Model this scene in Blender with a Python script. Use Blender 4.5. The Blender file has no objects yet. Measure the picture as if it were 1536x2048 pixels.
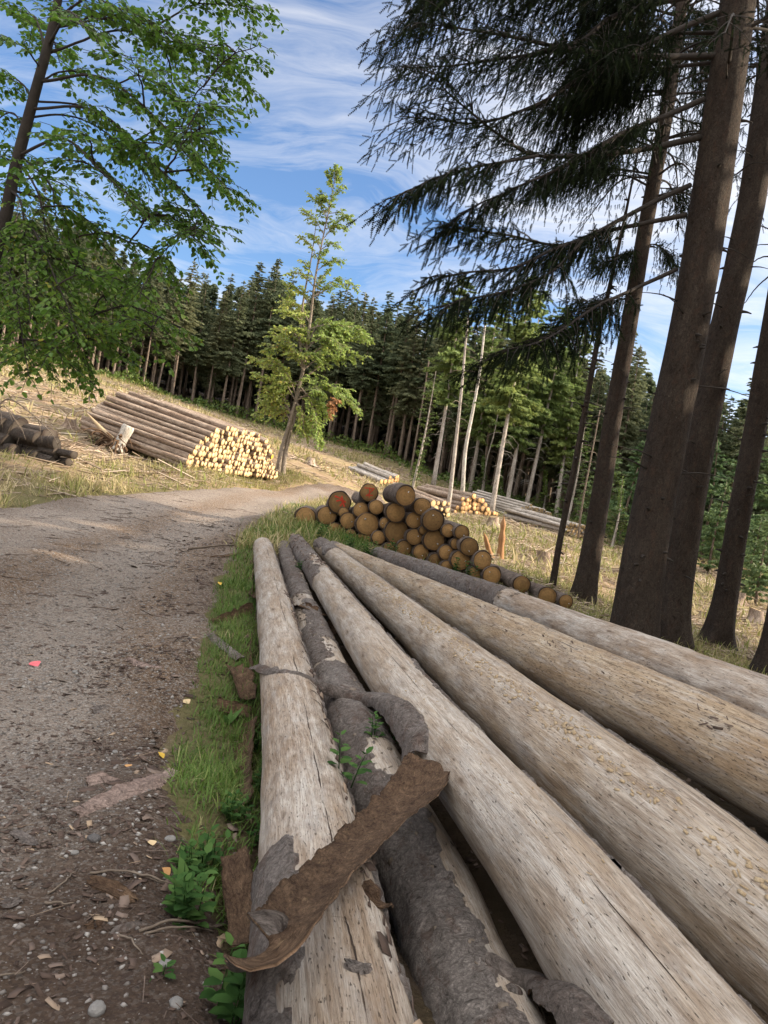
import bpy, math, random
import numpy as np
from mathutils import Vector, Matrix
from mathutils.bvhtree import BVHTree

rng = np.random.default_rng(11)
random.seed(5)
R = math.radians
col = bpy.context.scene.collection

# ------------------------------------------------------------------ camera
W, H, FPX = 1536.0, 2048.0, 1479.0
ROLL, PITCH, EYE = R(10.0), R(-1.3), 1.7
CAM = np.array([0.0, 0.0, EYE])
FW = np.array([0, math.cos(PITCH), math.sin(PITCH)])
UP = np.array([0, -math.sin(PITCH), math.cos(PITCH)])
RT = np.array([1.0, 0, 0])
XC = RT * math.cos(ROLL) + UP * math.sin(ROLL)
YC = -RT * math.sin(ROLL) + UP * math.cos(ROLL)
cd = bpy.data.cameras.new('camera')
cam = bpy.data.objects.new('camera', cd)
col.objects.link(cam)
cd.sensor_fit = 'VERTICAL'
cd.sensor_height = 36.0
cd.sensor_width = 27.0
cd.lens = FPX / H * 36.0
cd.clip_start = 0.05
cd.clip_end = 2000
m4 = Matrix.Identity(4)
for i in range(3):
    m4[i][0], m4[i][1], m4[i][2], m4[i][3] = XC[i], YC[i], -FW[i], CAM[i]
cam.matrix_world = m4
bpy.context.scene.camera = cam

def ray(px, py):
    return FW + ((px - W / 2) * XC + (H / 2 - py) * YC) / FPX

def at(px, py, d):
    """surveyed point: bearing read off the photograph, distance in metres"""
    return CAM + ray(px, py) * d

def norm(v):
    v = np.asarray(v, float)
    return v / np.maximum(np.linalg.norm(v, axis=-1, keepdims=True), 1e-9)

# ------------------------------------------------------------------ numpy noise
def _hash(i, j, k):
    h = (i * 374761393 + j * 668265263 + k * 2147483647 + 1013904223) & 0xFFFFFFFF
    h = ((h ^ (h >> 13)) * 1274126177) & 0xFFFFFFFF
    h = (h ^ (h >> 16)) & 0xFFFF
    return h / 65535.0

def vnoise(x, y, z=0.0):
    x, y, z = np.broadcast_arrays(np.asarray(x, float), np.asarray(y, float), np.asarray(z, float))
    i, j, k = np.floor(x).astype(np.int64), np.floor(y).astype(np.int64), np.floor(z).astype(np.int64)
    fx, fy, fz = x - i, y - j, z - k
    fx, fy, fz = [t * t * (3 - 2 * t) for t in (fx, fy, fz)]
    r = 0
    for a in (0, 1):
        wa = fx if a else 1 - fx
        for b in (0, 1):
            wb = fy if b else 1 - fy
            for c in (0, 1):
                wc = fz if c else 1 - fz
                r = r + wa * wb * wc * _hash(i + a, j + b, k + c)
    return r * 2 - 1

def fbm(x, y, z=0.0, o=4):
    r, a, s = 0, 1.0, 0.0
    for q in range(o):
        r = r + a * vnoise(np.asarray(x) * 2 ** q + 17 * q, np.asarray(y) * 2 ** q - 9 * q, np.asarray(z) * 2 ** q)
        s += a
        a *= 0.5
    return r / s

def sstep(a, b, x):
    t = np.clip((x - a) / (b - a), 0, 1)
    return t * t * (3 - 2 * t)

# ------------------------------------------------------------------ mesh building
def mesh_data(name, V, Fs, mats, uv=None, smooth=False, mis=None, color=None):
    me = bpy.data.meshes.new(name)
    V = np.ascontiguousarray(V, np.float32)
    me.vertices.add(len(V))
    me.vertices.foreach_set('co', V.ravel())
    loops = np.concatenate([np.asarray(f, np.int32).ravel() for f in Fs]).astype(np.int32)
    sizes = np.concatenate([np.full(len(f), np.asarray(f).shape[1], np.int32) for f in Fs])
    me.loops.add(len(loops))
    me.loops.foreach_set('vertex_index', loops)
    me.polygons.add(len(sizes))
    st = np.zeros(len(sizes), np.int32)
    st[1:] = np.cumsum(sizes)[:-1]
    me.polygons.foreach_set('loop_start', st)
    if mis is not None:
        mi = np.concatenate([np.full(len(f), m, np.int32) for f, m in zip(Fs, mis)])
        me.polygons.foreach_set('material_index', mi)
    if smooth:
        me.polygons.foreach_set('use_smooth', np.ones(len(sizes), bool))
    if uv is not None:
        ul = me.uv_layers.new(name='UVMap')
        ul.data.foreach_set('uv', np.asarray(uv, np.float32)[loops].ravel())
    if color is not None:
        ca = me.color_attributes.new('mask', 'FLOAT_COLOR', 'POINT')
        ca.data.foreach_set('color', np.asarray(color, np.float32).ravel())
    for m in mats:
        me.materials.append(m)
    me.update(calc_edges=True)
    me.validate()
    return me

class MB:
    def __init__(self):
        self.V, self.U, self.F, self.mi, self.n = [], [], [], [], 0

    def add(self, V, Fs, uv=None, mi=0):
        V = np.asarray(V, float).reshape(-1, 3)
        self.V.append(V)
        self.U.append(np.zeros((len(V), 2)) if uv is None else np.asarray(uv, float).reshape(-1, 2))
        for f in (Fs if isinstance(Fs, list) else [Fs]):
            f = np.asarray(f, np.int64)
            if len(f):
                self.F.append(f + self.n)
                self.mi.append(mi)
        self.n += len(V)

    def data(self, name, mats, smooth=False, origin=None):
        V = np.concatenate(self.V)
        if origin is not None:
            V = V - np.asarray(origin)
        return mesh_data(name, V, self.F, mats, np.concatenate(self.U), smooth, self.mi)

    def build(self, name, mats, parent=None, smooth=False, origin=None):
        if not isinstance(mats, (list, tuple)):
            mats = [mats]
        if origin is None and parent is not None:
            origin = np.array(parent.location) if parent.parent is None else \
                np.array(parent.location) + np.array(parent.parent.location)
        me = self.data(name, mats, smooth, origin)
        return link(name, me, parent, origin if parent is None else None)

def link(name, me, parent=None, loc=None):
    o = bpy.data.objects.new(name, me)
    col.objects.link(o)
    if parent is not None:
        o.parent = parent
    if loc is not None:
        o.location = [float(q) for q in loc]
    return o

def tag(o, label=None, cat=None, group=None, kind=None):
    if label: o['label'] = label
    if cat: o['category'] = cat
    if group: o['group'] = group
    if kind: o['kind'] = kind
    return o

def empty(name, loc, label, cat, group=None):
    o = bpy.data.objects.new(name, None)
    o.empty_display_size = 0.2
    col.objects.link(o)
    o.location = [float(q) for q in loc]
    return tag(o, label, cat, group)

def copy_tree(o, parent=None):
    c = o.copy()
    col.objects.link(c)
    if parent is not None:
        c.parent = parent
    for ch in [q for q in bpy.data.objects if q.parent == o] if not hasattr(o, '_ch') else o._ch:
        copy_tree(ch, c)
    return c

def spline(P, n):
    """Catmull-Rom through the points, n samples"""
    P = np.asarray(P, float)
    if len(P) == 2:
        t = np.linspace(0, 1, n)[:, None]
        return P[0] * (1 - t) + P[1] * t
    Q = np.vstack([2 * P[0] - P[1], P, 2 * P[-1] - P[-2]])
    L = np.concatenate([[0], np.cumsum(np.maximum(np.linalg.norm(np.diff(P[:, :3], axis=0), axis=1), 1e-6))])
    s = np.linspace(0, L[-1], n)
    i = np.clip(np.searchsorted(L, s, 'right') - 1, 0, len(P) - 2)
    t = ((s - L[i]) / (L[i + 1] - L[i]))[:, None]
    a, b, c, d = Q[i], Q[i + 1], Q[i + 2], Q[i + 3]
    return 0.5 * (2 * b + (c - a) * t + (2 * a - 5 * b + 4 * c - d) * t ** 2 + (3 * b - a - 3 * c + d) * t ** 3)

def frames(P, ref=(0, 0, 1)):
    T = np.gradient(P, axis=0)
    T = norm(T)
    ref = np.asarray(ref, float)
    if abs(T.mean(0) @ ref) > 0.8:
        ref = np.array([0.0, -1.0, 0.0]) if abs(ref[2]) > .5 else np.array([0, 0, 1.0])
    U = norm(ref - (T @ ref)[:, None] * T)
    S = np.cross(T, U)
    return T, U, S

def tube(P, rad, seg=8, ref=(0, 0, 1), cap=True, rfun=None):
    """closed tube along P; returns V, faces, uv (u along in metres, v round in metres)"""
    P = np.asarray(P, float)
    n = len(P)
    rad = np.broadcast_to(np.asarray(rad, float), (n,))
    T, U, S = frames(P, ref)
    s = np.concatenate([[0], np.cumsum(np.linalg.norm(np.diff(P, axis=0), axis=1))])
    ph = np.linspace(-math.pi, math.pi, seg + 1)
    rr = rad[:, None] * np.ones((1, seg + 1))
    if rfun is not None:
        rr = rfun(s[:, None], ph[None, :], rr)
        rr[:, -1] = rr[:, 0]
    V = P[:, None] + rr[..., None] * (np.cos(ph)[None, :, None] * U[:, None] + np.sin(ph)[None, :, None] * S[:, None])
    uv = np.stack(np.broadcast_arrays(s[:, None], ph[None] * rad[:, None]), -1)
    i = np.arange(n - 1)[:, None] * (seg + 1) + np.arange(seg)[None]
    F = np.stack([i, i + 1, i + seg + 2, i + seg + 1], -1).reshape(-1, 4)
    Fs = [F]
    V = V.reshape(-1, 3)
    uv = uv.reshape(-1, 2)
    if cap:
        Fs.append(np.arange(seg)[None, ::-1])
        Fs.append((np.arange(seg) + (n - 1) * (seg + 1))[None])
    return V, Fs, uv

def cards(mb, T, Fs, pos, ex, ey, ez, s, rnd=None, mi=0, uvy=None):
    """many copies of a small template; s: (n,3) scale; uv.x = random per copy, uv.y = template coordinate"""
    T = np.asarray(T, float)
    n, k = len(pos), len(T)
    if n == 0:
        return
    s = np.asarray(s, float)
    if s.ndim == 1:
        s = np.repeat(s[:, None], 3, 1)
    V = pos[:, None] + (T[None, :, 0] * s[:, None, 0])[..., None] * ex[:, None] \
        + (T[None, :, 1] * s[:, None, 1])[..., None] * ey[:, None] + (T[None, :, 2] * s[:, None, 2])[..., None] * ez[:, None]
    if rnd is None:
        rnd = rng.random(n)
    u = np.repeat(rnd[:, None], k, 1)
    v = np.repeat((T[:, 0] if uvy is None else np.asarray(uvy))[None], n, 0)
    FF = []
    for f in Fs:
        f = np.asarray(f)
        FF.append((f[None] + (np.arange(n) * k)[:, None, None]).reshape(-1, f.shape[1]))
    mb.add(V.reshape(-1, 3), FF, np.stack([u, v], -1).reshape(-1, 2), mi)

def perp(d, roll=None):
    """random right-handed frame with ex = d"""
    d = norm(d)
    a = norm(np.cross(d, rng.normal(size=d.shape)))
    return d, a, np.cross(d, a)

LEAF = np.array([(0, 0, 0), (.3, .36, .07), (.72, .27, .04), (1, 0, -.06), (.72, -.27, .04), (.3, -.36, .07)])
LEAF_F = [np.array([(0, 1, 2, 3), (0, 3, 4, 5)])]
DIAM = np.array([(0, 0, 0), (.4, .5, 0), (1, 0, 0), (.4, -.5, 0)])
DIAM_F = [np.array([(0, 1, 2, 3)])]
BLADE = np.array([(0, .5, 0), (0, -.5, 0), (.45, .4, .06), (.45, -.4, .06), (.8, .22, .22), (.8, -.22, .22), (1, 0, .42)])
BLADE_F = [np.array([(1, 0, 2, 3), (3, 2, 4, 5)]), np.array([(5, 4, 6)])]
STONE = np.array([(1, 0, 0), (-1, 0, 0), (0, 1, 0), (0, -1, 0), (0, 0, 1), (0, 0, -.6), (.6, .6, .5), (-.6, .5, .5), (.5, -.65, .4)])
STONE_F = [np.array([(0, 6, 4), (6, 2, 4), (2, 7, 4), (7, 1, 4), (1, 3, 4), (3, 8, 4), (8, 0, 4), (0, 2, 6), (2, 1, 7), (3, 0, 8),
                     (2, 0, 5), (1, 2, 5), (3, 1, 5), (0, 3, 5)])]
STICK = np.array([(0, .5, 0), (0, -.4, -.4), (0, -.2, .5), (1, .35, 0), (1, -.3, -.3), (1, -.1, .4)])
STICK_F = [np.array([(0, 1, 4, 3), (1, 2, 5, 4), (2, 0, 3, 5)])]

# spruce sprig: a stem with teeth of needles in two crossed planes
def _sprig(k=6, two=True):
    V, F = [], []
    for pl in range(2 if two else 1):
        for i in range(k):
            x = i / k
            for sg in (1, -1):
                n = len(V)
                w = .19 * (1 - .45 * x)
                a = (x + .13, 0, 0)
                tip = (x + .2, sg * w, 0)
                for q in ((x, 0, 0), tip, a):
                    V.append((q[0], q[1], 0) if pl == 0 else (q[0], 0, q[1]))
                F.append((n, n + 1, n + 2) if sg > 0 else (n, n + 2, n + 1))
        n = len(V)
        for q in ((0, .022), (1.08, 0), (0, -.022)):
            V.append((q[0], q[1], 0) if pl == 0 else (q[0], 0, q[1]))
        F.append((n, n + 1, n + 2))
    return np.array(V), [np.array(F)]
SPRIG, SPRIG_F = _sprig()

# ------------------------------------------------------------------ node helpers
class NT:
    def __init__(self, name, disp=False):
        self.mat = bpy.data.materials.new(name)
        self.mat.use_nodes = True
        self.t = self.mat.node_tree
        self.t.nodes.clear()
        self.out = self.t.nodes.new('ShaderNodeOutputMaterial')

    def n(self, typ, ins=None, **props):
        nd = self.t.nodes.new('ShaderNode' + typ)
        for k, v in props.items():
            setattr(nd, k, v)
        for k, v in (ins or {}).items():
            sk = nd.inputs[k]
            if isinstance(v, bpy.types.NodeSocket):
                self.t.links.new(v, sk)
            else:
                sk.default_value = v
        return nd

    def uv(self):
        return self.n('UVMap').outputs[0]

    def map(self, vec, scale=(1, 1, 1), loc=(0, 0, 0), rot=(0, 0, 0)):
        return self.n('Mapping', {'Vector': vec, 'Scale': scale, 'Location': loc, 'Rotation': rot}).outputs[0]

    def noise(self, vec, scale=1.0, detail=6, rough=.6, dist=0.0):
        return self.n('TexNoise', {'Vector': vec, 'Scale': scale, 'Detail': detail, 'Roughness': rough, 'Distortion': dist}).outputs[0]

    def vor(self, vec, scale=1.0, feature='F1', out='Distance', rnd=1.0):
        return self.n('TexVoronoi', {'Vector': vec, 'Scale': scale, 'Randomness': rnd}, feature=feature).outputs[out]

    def ramp(self, fac, stops, interp='LINEAR'):
        nd = self.n('ValToRGB', {'Fac': fac})
        cr = nd.color_ramp
        cr.interpolation = interp
        while len(cr.elements) < len(stops):
            cr.elements.new(0.5)
        for e, (p, c) in zip(cr.elements, stops):
            e.position = p
            e.color = (c, c, c, 1) if isinstance(c, (int, float)) else (*c, 1)
        return nd.outputs[0]

    def mix(self, fac, a, b, blend='MIX'):
        nd = self.n('Mix', data_type='RGBA', blend_type=blend)
        for idx, v in ((0, fac), (6, a), (7, b)):
            if isinstance(v, bpy.types.NodeSocket):
                self.t.links.new(v, nd.inputs[idx])
            elif idx == 0:
                nd.inputs[0].default_value = v
            else:
                nd.inputs[idx].default_value = (*v, 1) if len(v) == 3 else v
        return nd.outputs[2]

    def math(self, op, a, b=0.0, c=0.0, clamp=False):
        nd = self.n('Math', operation=op, use_clamp=clamp)
        for i, v in enumerate((a, b, c)):
            if isinstance(v, bpy.types.NodeSocket):
                self.t.links.new(v, nd.inputs[i])
            else:
                nd.inputs[i].default_value = v
        return nd.outputs[0]

    def bump(self, h, dist=.01, strength=1.0, normal=None):
        ins = {'Height': h, 'Distance': dist, 'Strength': strength}
        if normal is not None:
            ins['Normal'] = normal
        return self.n('Bump', ins).outputs[0]

    def rand(self):
        return self.n('ObjectInfo').outputs['Random']

    def obj(self):
        return self.n('TexCoord').outputs['Object']

    def fin(self, color, rough=.85, normal=None, spec=.3, trans=0.0):
        ins = {'Base Color': color if isinstance(color, bpy.types.NodeSocket) else (*color, 1), 'Roughness': rough,
               'Specular IOR Level': spec}
        if normal is not None:
            ins['Normal'] = normal
        p = self.n('BsdfPrincipled', ins)
        res = p.outputs[0]
        if trans > 0:
            tr = self.n('BsdfTranslucent', {'Color': color if isinstance(color, bpy.types.NodeSocket) else (*color, 1)})
            mx = self.n('MixShader', {0: trans, 1: res, 2: tr.outputs[0]})
            res = mx.outputs[0]
        self.t.links.new(res, self.out.inputs[0])
        return self.mat

def sc3(a):  # shorthand
    return (a, a, a)

# ------------------------------------------------------------------ materials
def peeled(name, pale, tan, brown, tanfac=.5, speck=.62):
    m = NT(name)
    uv = m.uv()
    rn = m.rand()
    sh = m.n('VectorMath', {0: uv, 1: m.n('CombineXYZ', {0: m.math('MULTIPLY', rn, 37.0), 1: m.math('MULTIPLY', rn, 11.0)}).outputs[0]}, operation='ADD').outputs[0]
    big = m.noise(m.map(sh, (1.3, 4.5, 1)), 1, 7, .65, .3)
    mot = m.noise(m.map(sh, (4, 34, 1)), 1, 7, .75, .5)
    fib = m.noise(m.map(sh, (9, 190, 1)), 1, 5, .7, .2)
    dash = m.noise(m.map(sh, (26, 130, 1)), 1, 3, .6, .1)
    mot2 = m.noise(m.map(sh, (11, 80, 1), (9, 2, 0)), 1, 6, .8, .5)
    blo = m.noise(m.map(sh, (2.2, 22, 1), (1, 8, 0)), 1, 8, .78, .6)
    cross = m.noise(m.map(sh, (70, 9, 1)), 1, 3, .6, .6)
    sp = m.vor(m.map(sh, (34, 60, 1)), 1)
    c = m.mix(m.ramp(big, [(.42, 0), (.60, 1)]), pale, tan)
    stn = m.noise(m.map(sh, (2.6, 8, 1), (6, 4, 0)), 1, 7, .7, .7)
    c = m.mix(m.math('MULTIPLY', m.ramp(stn, [(.50, 0), (.64, 1)]), .62), c, brown)
    c = m.mix(m.math('MULTIPLY', m.ramp(mot, [(.42, 0), (.68, 1)]), tanfac), c, brown)
    grey = m.noise(m.map(sh, (3.2, 9, 1), (5, 3, 0)), 1, 6, .7)
    c = m.mix(m.math('MULTIPLY', m.ramp(grey, [(.5, 0), (.72, 1)]), .55), c, (.30, .285, .27))
    c = m.mix(m.math('MULTIPLY', m.ramp(mot2, [(.5, 0), (.72, 1)]), .6), c, brown)
    c = m.mix(m.math('MULTIPLY', m.ramp(blo, [(.5, 0), (.70, 1)]), .6), c, (.60, .56, .51))
    c = m.mix(.6, c, m.ramp(fib, [(.28, .35), (.52, .95), (.75, 1.3)]), 'MULTIPLY')
    c = m.mix(m.math('MULTIPLY', m.ramp(dash, [(speck, 0), (speck + .05, 1)]), .8), c, (.07, .045, .03))
    c = m.mix(m.math('MULTIPLY', m.ramp(cross, [(.68, 0), (.73, 1)]), .3), c, (.15, .1, .065))
    c = m.mix(m.math('MULTIPLY', m.ramp(sp, [(.04, 1), (.10, 0)]), .45), c, (.06, .04, .03))
    kn = m.vor(m.map(sh, (2.1, 7, 1), (4, 1, 0)), 1)
    c = m.mix(m.math('MULTIPLY', m.ramp(kn, [(.055, 1), (.10, 0)]), .85), c, (.05, .032, .022))
    c = m.mix(m.math('MULTIPLY', m.ramp(kn, [(.09, .6), (.2, 0)]), .7), c, brown)
    h = m.math('ADD', m.math('MULTIPLY', fib, .5), m.math('MULTIPLY', m.ramp(dash, [(speck, 1), (speck + .06, 0)]), .6))
    h = m.math('ADD', h, m.math('MULTIPLY', mot, .5))
    h = m.math('ADD', h, m.math('MULTIPLY', m.ramp(cross, [(.68, 1), (.74, 0)]), .3))
    return m.fin(c, .75, m.bump(h, .011, 1.0), .3)

def barkmat(name, base, light, dark, su=14, sv=16, dist=.012, red=.0, ck=.75):
    m = NT(name)
    uv = m.uv()
    rn = m.rand()
    sh = m.n('VectorMath', {0: uv, 1: m.n('CombineXYZ', {0: m.math('MULTIPLY', rn, 53.0), 1: m.math('MULTIPLY', rn, 29.0)}).outputs[0]}, operation='ADD').outputs[0]
    wob = m.n('VectorMath', {0: sh, 1: m.n('VectorMath', {0: m.n('TexNoise', {'Vector': sh, 'Scale': 9.0, 'Detail': 4.0}).outputs[1], 'Scale': .10}, operation='SCALE').outputs[0]}, operation='ADD').outputs[0]
    nm = m.noise(m.map(wob, (su * .8, sv * .8, 1)), 1, 8, .75, .9)
    nf_ = m.noise(m.map(wob, (su * 2.6, sv * 2.6, 1), (3, 5, 0)), 1, 6, .75, .8)
    st1 = [(.34, 0), (.40, .35), (.47, .42), (.50, .66), (.57, .72), (.61, 1)]
    p1 = m.ramp(nm, st1)
    p2 = m.ramp(nf_, st1)
    e = m.vor(m.map(wob, (su, sv, 1)), 1, 'DISTANCE_TO_EDGE')
    big = m.noise(m.map(sh, (1.1, 2.5, 1)), 1, 6, .65, .3)
    fine = m.noise(m.map(sh, (70, 70, 1)), 1, 6, .75)
    c = m.mix(m.ramp(big, [(.35, 0), (.66, 1)]), base, light)
    c = m.mix(.85, c, m.ramp(p1, [(0, .4), (.5, 1.0), (1, 1.4)]), 'MULTIPLY')
    c = m.mix(.8, c, m.ramp(p2, [(0, .4), (.5, 1.0), (1, 1.4)]), 'MULTIPLY')
    c = m.mix(.75, c, m.ramp(fine, [(.25, .45), (.75, 1.4)]), 'MULTIPLY')
    if red:
        rd = m.noise(m.map(sh, (5, 11, 1), (3, 1, 0)), 1, 7, .75, .5)
        c = m.mix(m.math('MULTIPLY', m.ramp(rd, [(.52, 0), (.62, 1)]), red), c, (.12, .062, .04))
    c = m.mix(m.math('MULTIPLY', m.ramp(p1, [(0, 1), (.2, 0)]), ck), c, dark)
    c = m.mix(m.math('MULTIPLY', m.ramp(e, [(.0, 1), (.06, 0)]), ck * .35), c, dark)
    lich = m.noise(m.map(sh, (30, 34, 1), (8, 3, 0)), 1, 5, .7, .3)
    c = m.mix(m.math('MULTIPLY', m.ramp(lich, [(.64, 0), (.70, 1)]), .45), c, m.mix(.5, light, (.42, .42, .38)))
    h = m.math('ADD', m.math('MULTIPLY', p1, 1.0), m.math('MULTIPLY', p2, .5))
    h = m.math('ADD', h, m.math('MULTIPLY', fine, .35))
    return m.fin(c, .9, m.bump(h, dist, 1.0), .15)

def innerbark(name):
    m = NT(name)
    uv = m.uv()
    a = m.noise(m.map(uv, (9, 16, 1)), 1, 8, .75, .6)
    f = m.noise(m.map(uv, (34, 120, 1)), 1, 6, .8, .6)
    g = m.noise(m.map(uv, (45, 60, 1)), 1, 5, .7)
    c = m.mix(m.ramp(a, [(.35, 0), (.7, 1)]), (.058, .034, .022), (.19, .122, .076))
    c = m.mix(.9, c, m.ramp(f, [(.3, .25), (.7, 1.75)]), 'MULTIPLY')
    c = m.mix(m.ramp(g, [(.55, 0), (.72, .8)]), c, (.045, .024, .013))
    pale = m.noise(m.map(uv, (8, 50, 1), (4, 7, 0)), 1, 5, .7, .8)
    c = m.mix(m.ramp(pale, [(.62, 0), (.74, .7)]), c, (.33, .23, .13))
    h = m.math('ADD', m.math('MULTIPLY', f, .8), g)
    return m.fin(c, .92, m.bump(h, .02, 1.0), .12)

def cutmat(name, core, rim, streak, wear=.5, bright=1.0, red=False):
    """sawn end grain: uv is measured from the pith in units of the radius"""
    m = NT(name)
    uv = m.uv()
    rn = m.rand()
    rn3 = m.n('CombineXYZ', {0: m.math('MULTIPLY', rn, 41.0), 1: m.math('MULTIPLY', rn, 17.0)}).outputs[0]
    sh = m.n('VectorMath', {0: uv, 1: rn3}, operation='ADD').outputs[0]
    d = m.n('VectorMath', {0: uv}, operation='LENGTH').outputs[1]
    wob = m.noise(sh, 2.2, 4, .5)
    rr = m.math('ADD', d, m.math('MULTIPLY', wob, .16))
    ring = m.math('SINE', m.math('MULTIPLY', rr, 75.0))
    ring2 = m.math('SINE', m.math('MULTIPLY', rr, 21.0))
    a = m.noise(sh, 1.6, 6, .65, .4)
    c = m.mix(m.ramp(a, [(.35, 0), (.68, 1)]), core, streak)
    c = m.mix(m.ramp(rr, [(.60, 0), (.9, .8)]), c, rim)
    c = m.mix(m.ramp(rr, [(.95, 0), (.99, .95)]), c, (.035, .024, .018))
    c = m.mix(.35, c, m.ramp(m.math('MULTIPLY_ADD', ring, .5, .5), [(0, .72), (1, 1.1)]), 'MULTIPLY')
    c = m.mix(.3, c, m.ramp(m.math('MULTIPLY_ADD', ring2, .5, .5), [(0, .7), (1, 1.1)]), 'MULTIPLY')
    saw = m.noise(m.map(sh, (3, 40, 1), (0, 0, 0), (0, 0, .6)), 1, 4, .6)
    c = m.mix(wear, c, m.ramp(saw, [(.3, .65), (.7, 1.15)]), 'MULTIPLY')
    # radial drying cracks
    ang = m.n('Math', operation='ARCTAN2')
    sx = m.n('SeparateXYZ', {0: uv})
    m.t.links.new(sx.outputs[1], ang.inputs[0]); m.t.links.new(sx.outputs[0], ang.inputs[1])
    cr = m.noise(m.n('CombineXYZ', {0: m.math('MULTIPLY', ang.outputs[0], 2.6), 1: m.math('MULTIPLY', rn, 90.0), 2: m.math('MULTIPLY', d, .7)}).outputs[0], 2.0, 2, .5)
    c = m.mix(m.math('MULTIPLY', m.ramp(cr, [(.64, 0), (.66, 1), (.68, 0)]), .75), c, (.04, .025, .015))
    v = m.math('MULTIPLY_ADD', m.n('ObjectInfo').outputs['Random'], .6, .7)
    c = m.mix(1.0, c, m.n('CombineColor', {0: v, 1: v, 2: v}).outputs[0], 'MULTIPLY')
    return m.fin(c, .8, m.bump(saw, .004, .6), .25)

def leafmat(name, stops, trans=.35, rough=.5, spec=.35, objvar=.0):
    m = NT(name)
    uv = m.n('SeparateXYZ', {0: m.uv()})
    c = m.ramp(uv.outputs[0], stops)
    if objvar:
        v = m.math('MULTIPLY_ADD', m.rand(), objvar, 1 - objvar / 2)
        c = m.mix(1.0, c, m.n('CombineColor', {0: m.math('POWER', v, 1.4), 1: v, 2: v}).outputs[0], 'MULTIPLY')
    return m.fin(c, rough, None, spec, trans)

def plain(name, c1, c2, scale=8, rough=.85, bump=.005):
    m = NT(name)
    o = m.obj()
    a = m.noise(o, scale, 6, .65, .3)
    b = m.noise(o, scale * 7, 4, .6)
    c = m.mix(m.ramp(a, [(.3, 0), (.7, 1)]), c1, c2)
    c = m.mix(.4, c, m.ramp(b, [(.3, .6), (.7, 1.2)]), 'MULTIPLY')
    return m.fin(c, rough, m.bump(b, bump, .8), .25)

MT = {}
MT['peel_grey'] = peeled('peeled_grey_wood', (.47, .415, .355), (.34, .255, .18), (.165, .108, .068), .85)
MT['peel_pale'] = peeled('peeled_pale_wood', (.48, .425, .365), (.36, .28, .205), (.19, .132, .088), .8, .63)
MT['peel_chip'] = peeled('peeled_torn_wood', (.45, .385, .315), (.34, .255, .17), (.175, .118, .075), .85)
MT['peel_tan'] = peeled('peeled_tan_wood', (.41, .325, .225), (.34, .24, .145), (.185, .122, .073), .8, .6)
MT['bark'] = barkmat('spruce_log_bark', (.165, .135, .118), (.25, .22, .20), (.06, .042, .034), 20, 24, .02, .45, .7)
MT['bark_far'] = barkmat('stacked_log_bark', (.20, .14, .10), (.36, .29, .23), (.05, .035, .025), 5, 9, .012, .4)
MT['bark_dark'] = barkmat('dark_log_bark', (.10, .075, .06), (.17, .14, .12), (.03, .02, .015), 6, 9, .012, .4)
MT['bark_old_shaded'] = barkmat('old_shaded_log_bark', (.042, .034, .029), (.08, .067, .058), (.015, .011, .009), 6, 9, .012, .2)  # old dark bark, darkened further to stand for shade on the heap
MT['bark_grey'] = barkmat('weathered_pole_bark', (.27, .235, .20), (.42, .38, .34), (.06, .05, .04), 4, 9, .01, .1)
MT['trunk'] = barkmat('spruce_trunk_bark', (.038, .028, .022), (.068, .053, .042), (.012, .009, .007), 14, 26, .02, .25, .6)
MT['trunk_far'] = barkmat('forest_trunk_bark', (.13, .10, .075), (.22, .175, .14), (.04, .03, .02), 3, 7, .02, .1)
MT['trunk_decid'] = barkmat('smooth_trunk_bark', (.075, .06, .048), (.13, .11, .09), (.03, .025, .02), 5, 14, .008, 0)
MT['trunk_mid'] = barkmat('grey_brown_trunk_bark', (.16, .13, .10), (.25, .21, .17), (.06, .05, .04), 5, 14, .008, 0)
MT['birch'] = barkmat('pale_trunk_bark', (.40, .36, .31), (.55, .52, .47), (.1, .08, .06), 3, 8, .01, 0)
MT['bark_pink'] = barkmat('pinkish_bark_flakes', (.30, .215, .18), (.40, .31, .27), (.08, .055, .045), 22, 26, .014, .2, .6)
MT['inner'] = innerbark('inner_bark')
MT['cut_dark'] = cutmat('old_cut_end', (.33, .19, .072), (.20, .11, .042), (.22, .13, .052))
MT['cut_grey_shaded'] = cutmat('weathered_shaded_cut_end', (.075, .06, .047), (.05, .038, .03), (.06, .05, .04))  # weathered grey ends, with the heap's shade put into the colour
MT['cut_fresh'] = cutmat('fresh_cut_end', (.62, .44, .235), (.53, .34, .15), (.66, .50, .29), .3)
MT['cut_orange'] = cutmat('orange_cut_end', (.62, .36, .16), (.52, .27, .10), (.66, .44, .22), .3)
MT['cut_brown'] = cutmat('brown_cut_end', (.34, .235, .12), (.26, .16, .07), (.38, .28, .15), .4)
MT['chip'] = plain('torn_wood', (.44, .34, .215), (.30, .21, .12), 40)
MT['limb'] = plain('spruce_limb', (.022, .018, .015), (.045, .036, .03), 10)
MT['twig'] = plain('dead_twig', (.10, .075, .055), (.2, .16, .125), 10)
MT['crack'] = plain('dark_crack', (.03, .02, .015), (.06, .04, .028), 20)
MT['red'] = plain('red_marking_paint', (.62, .06, .03), (.42, .05, .025), 14)
MT['yellow'] = plain('yellow_marking_paint', (.80, .62, .05), (.72, .5, .05), 14)
MT['white'] = plain('white_tag_plastic', (.75, .75, .73), (.66, .66, .64), 10, .5)
MT['pink'] = plain('pink_scrap', (.72, .16, .18), (.6, .12, .14), 10, .6)
MT['stone'] = plain('grey_stone', (.16, .15, .14), (.25, .24, .225), 12, .8, .01)
MT['needle_near'] = leafmat('near_spruce_needles', [(0, (.008, .011, .007)), (.5, (.012, .018, .009)), (1, (.030, .045, .015))], .10, .9, .05)
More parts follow.
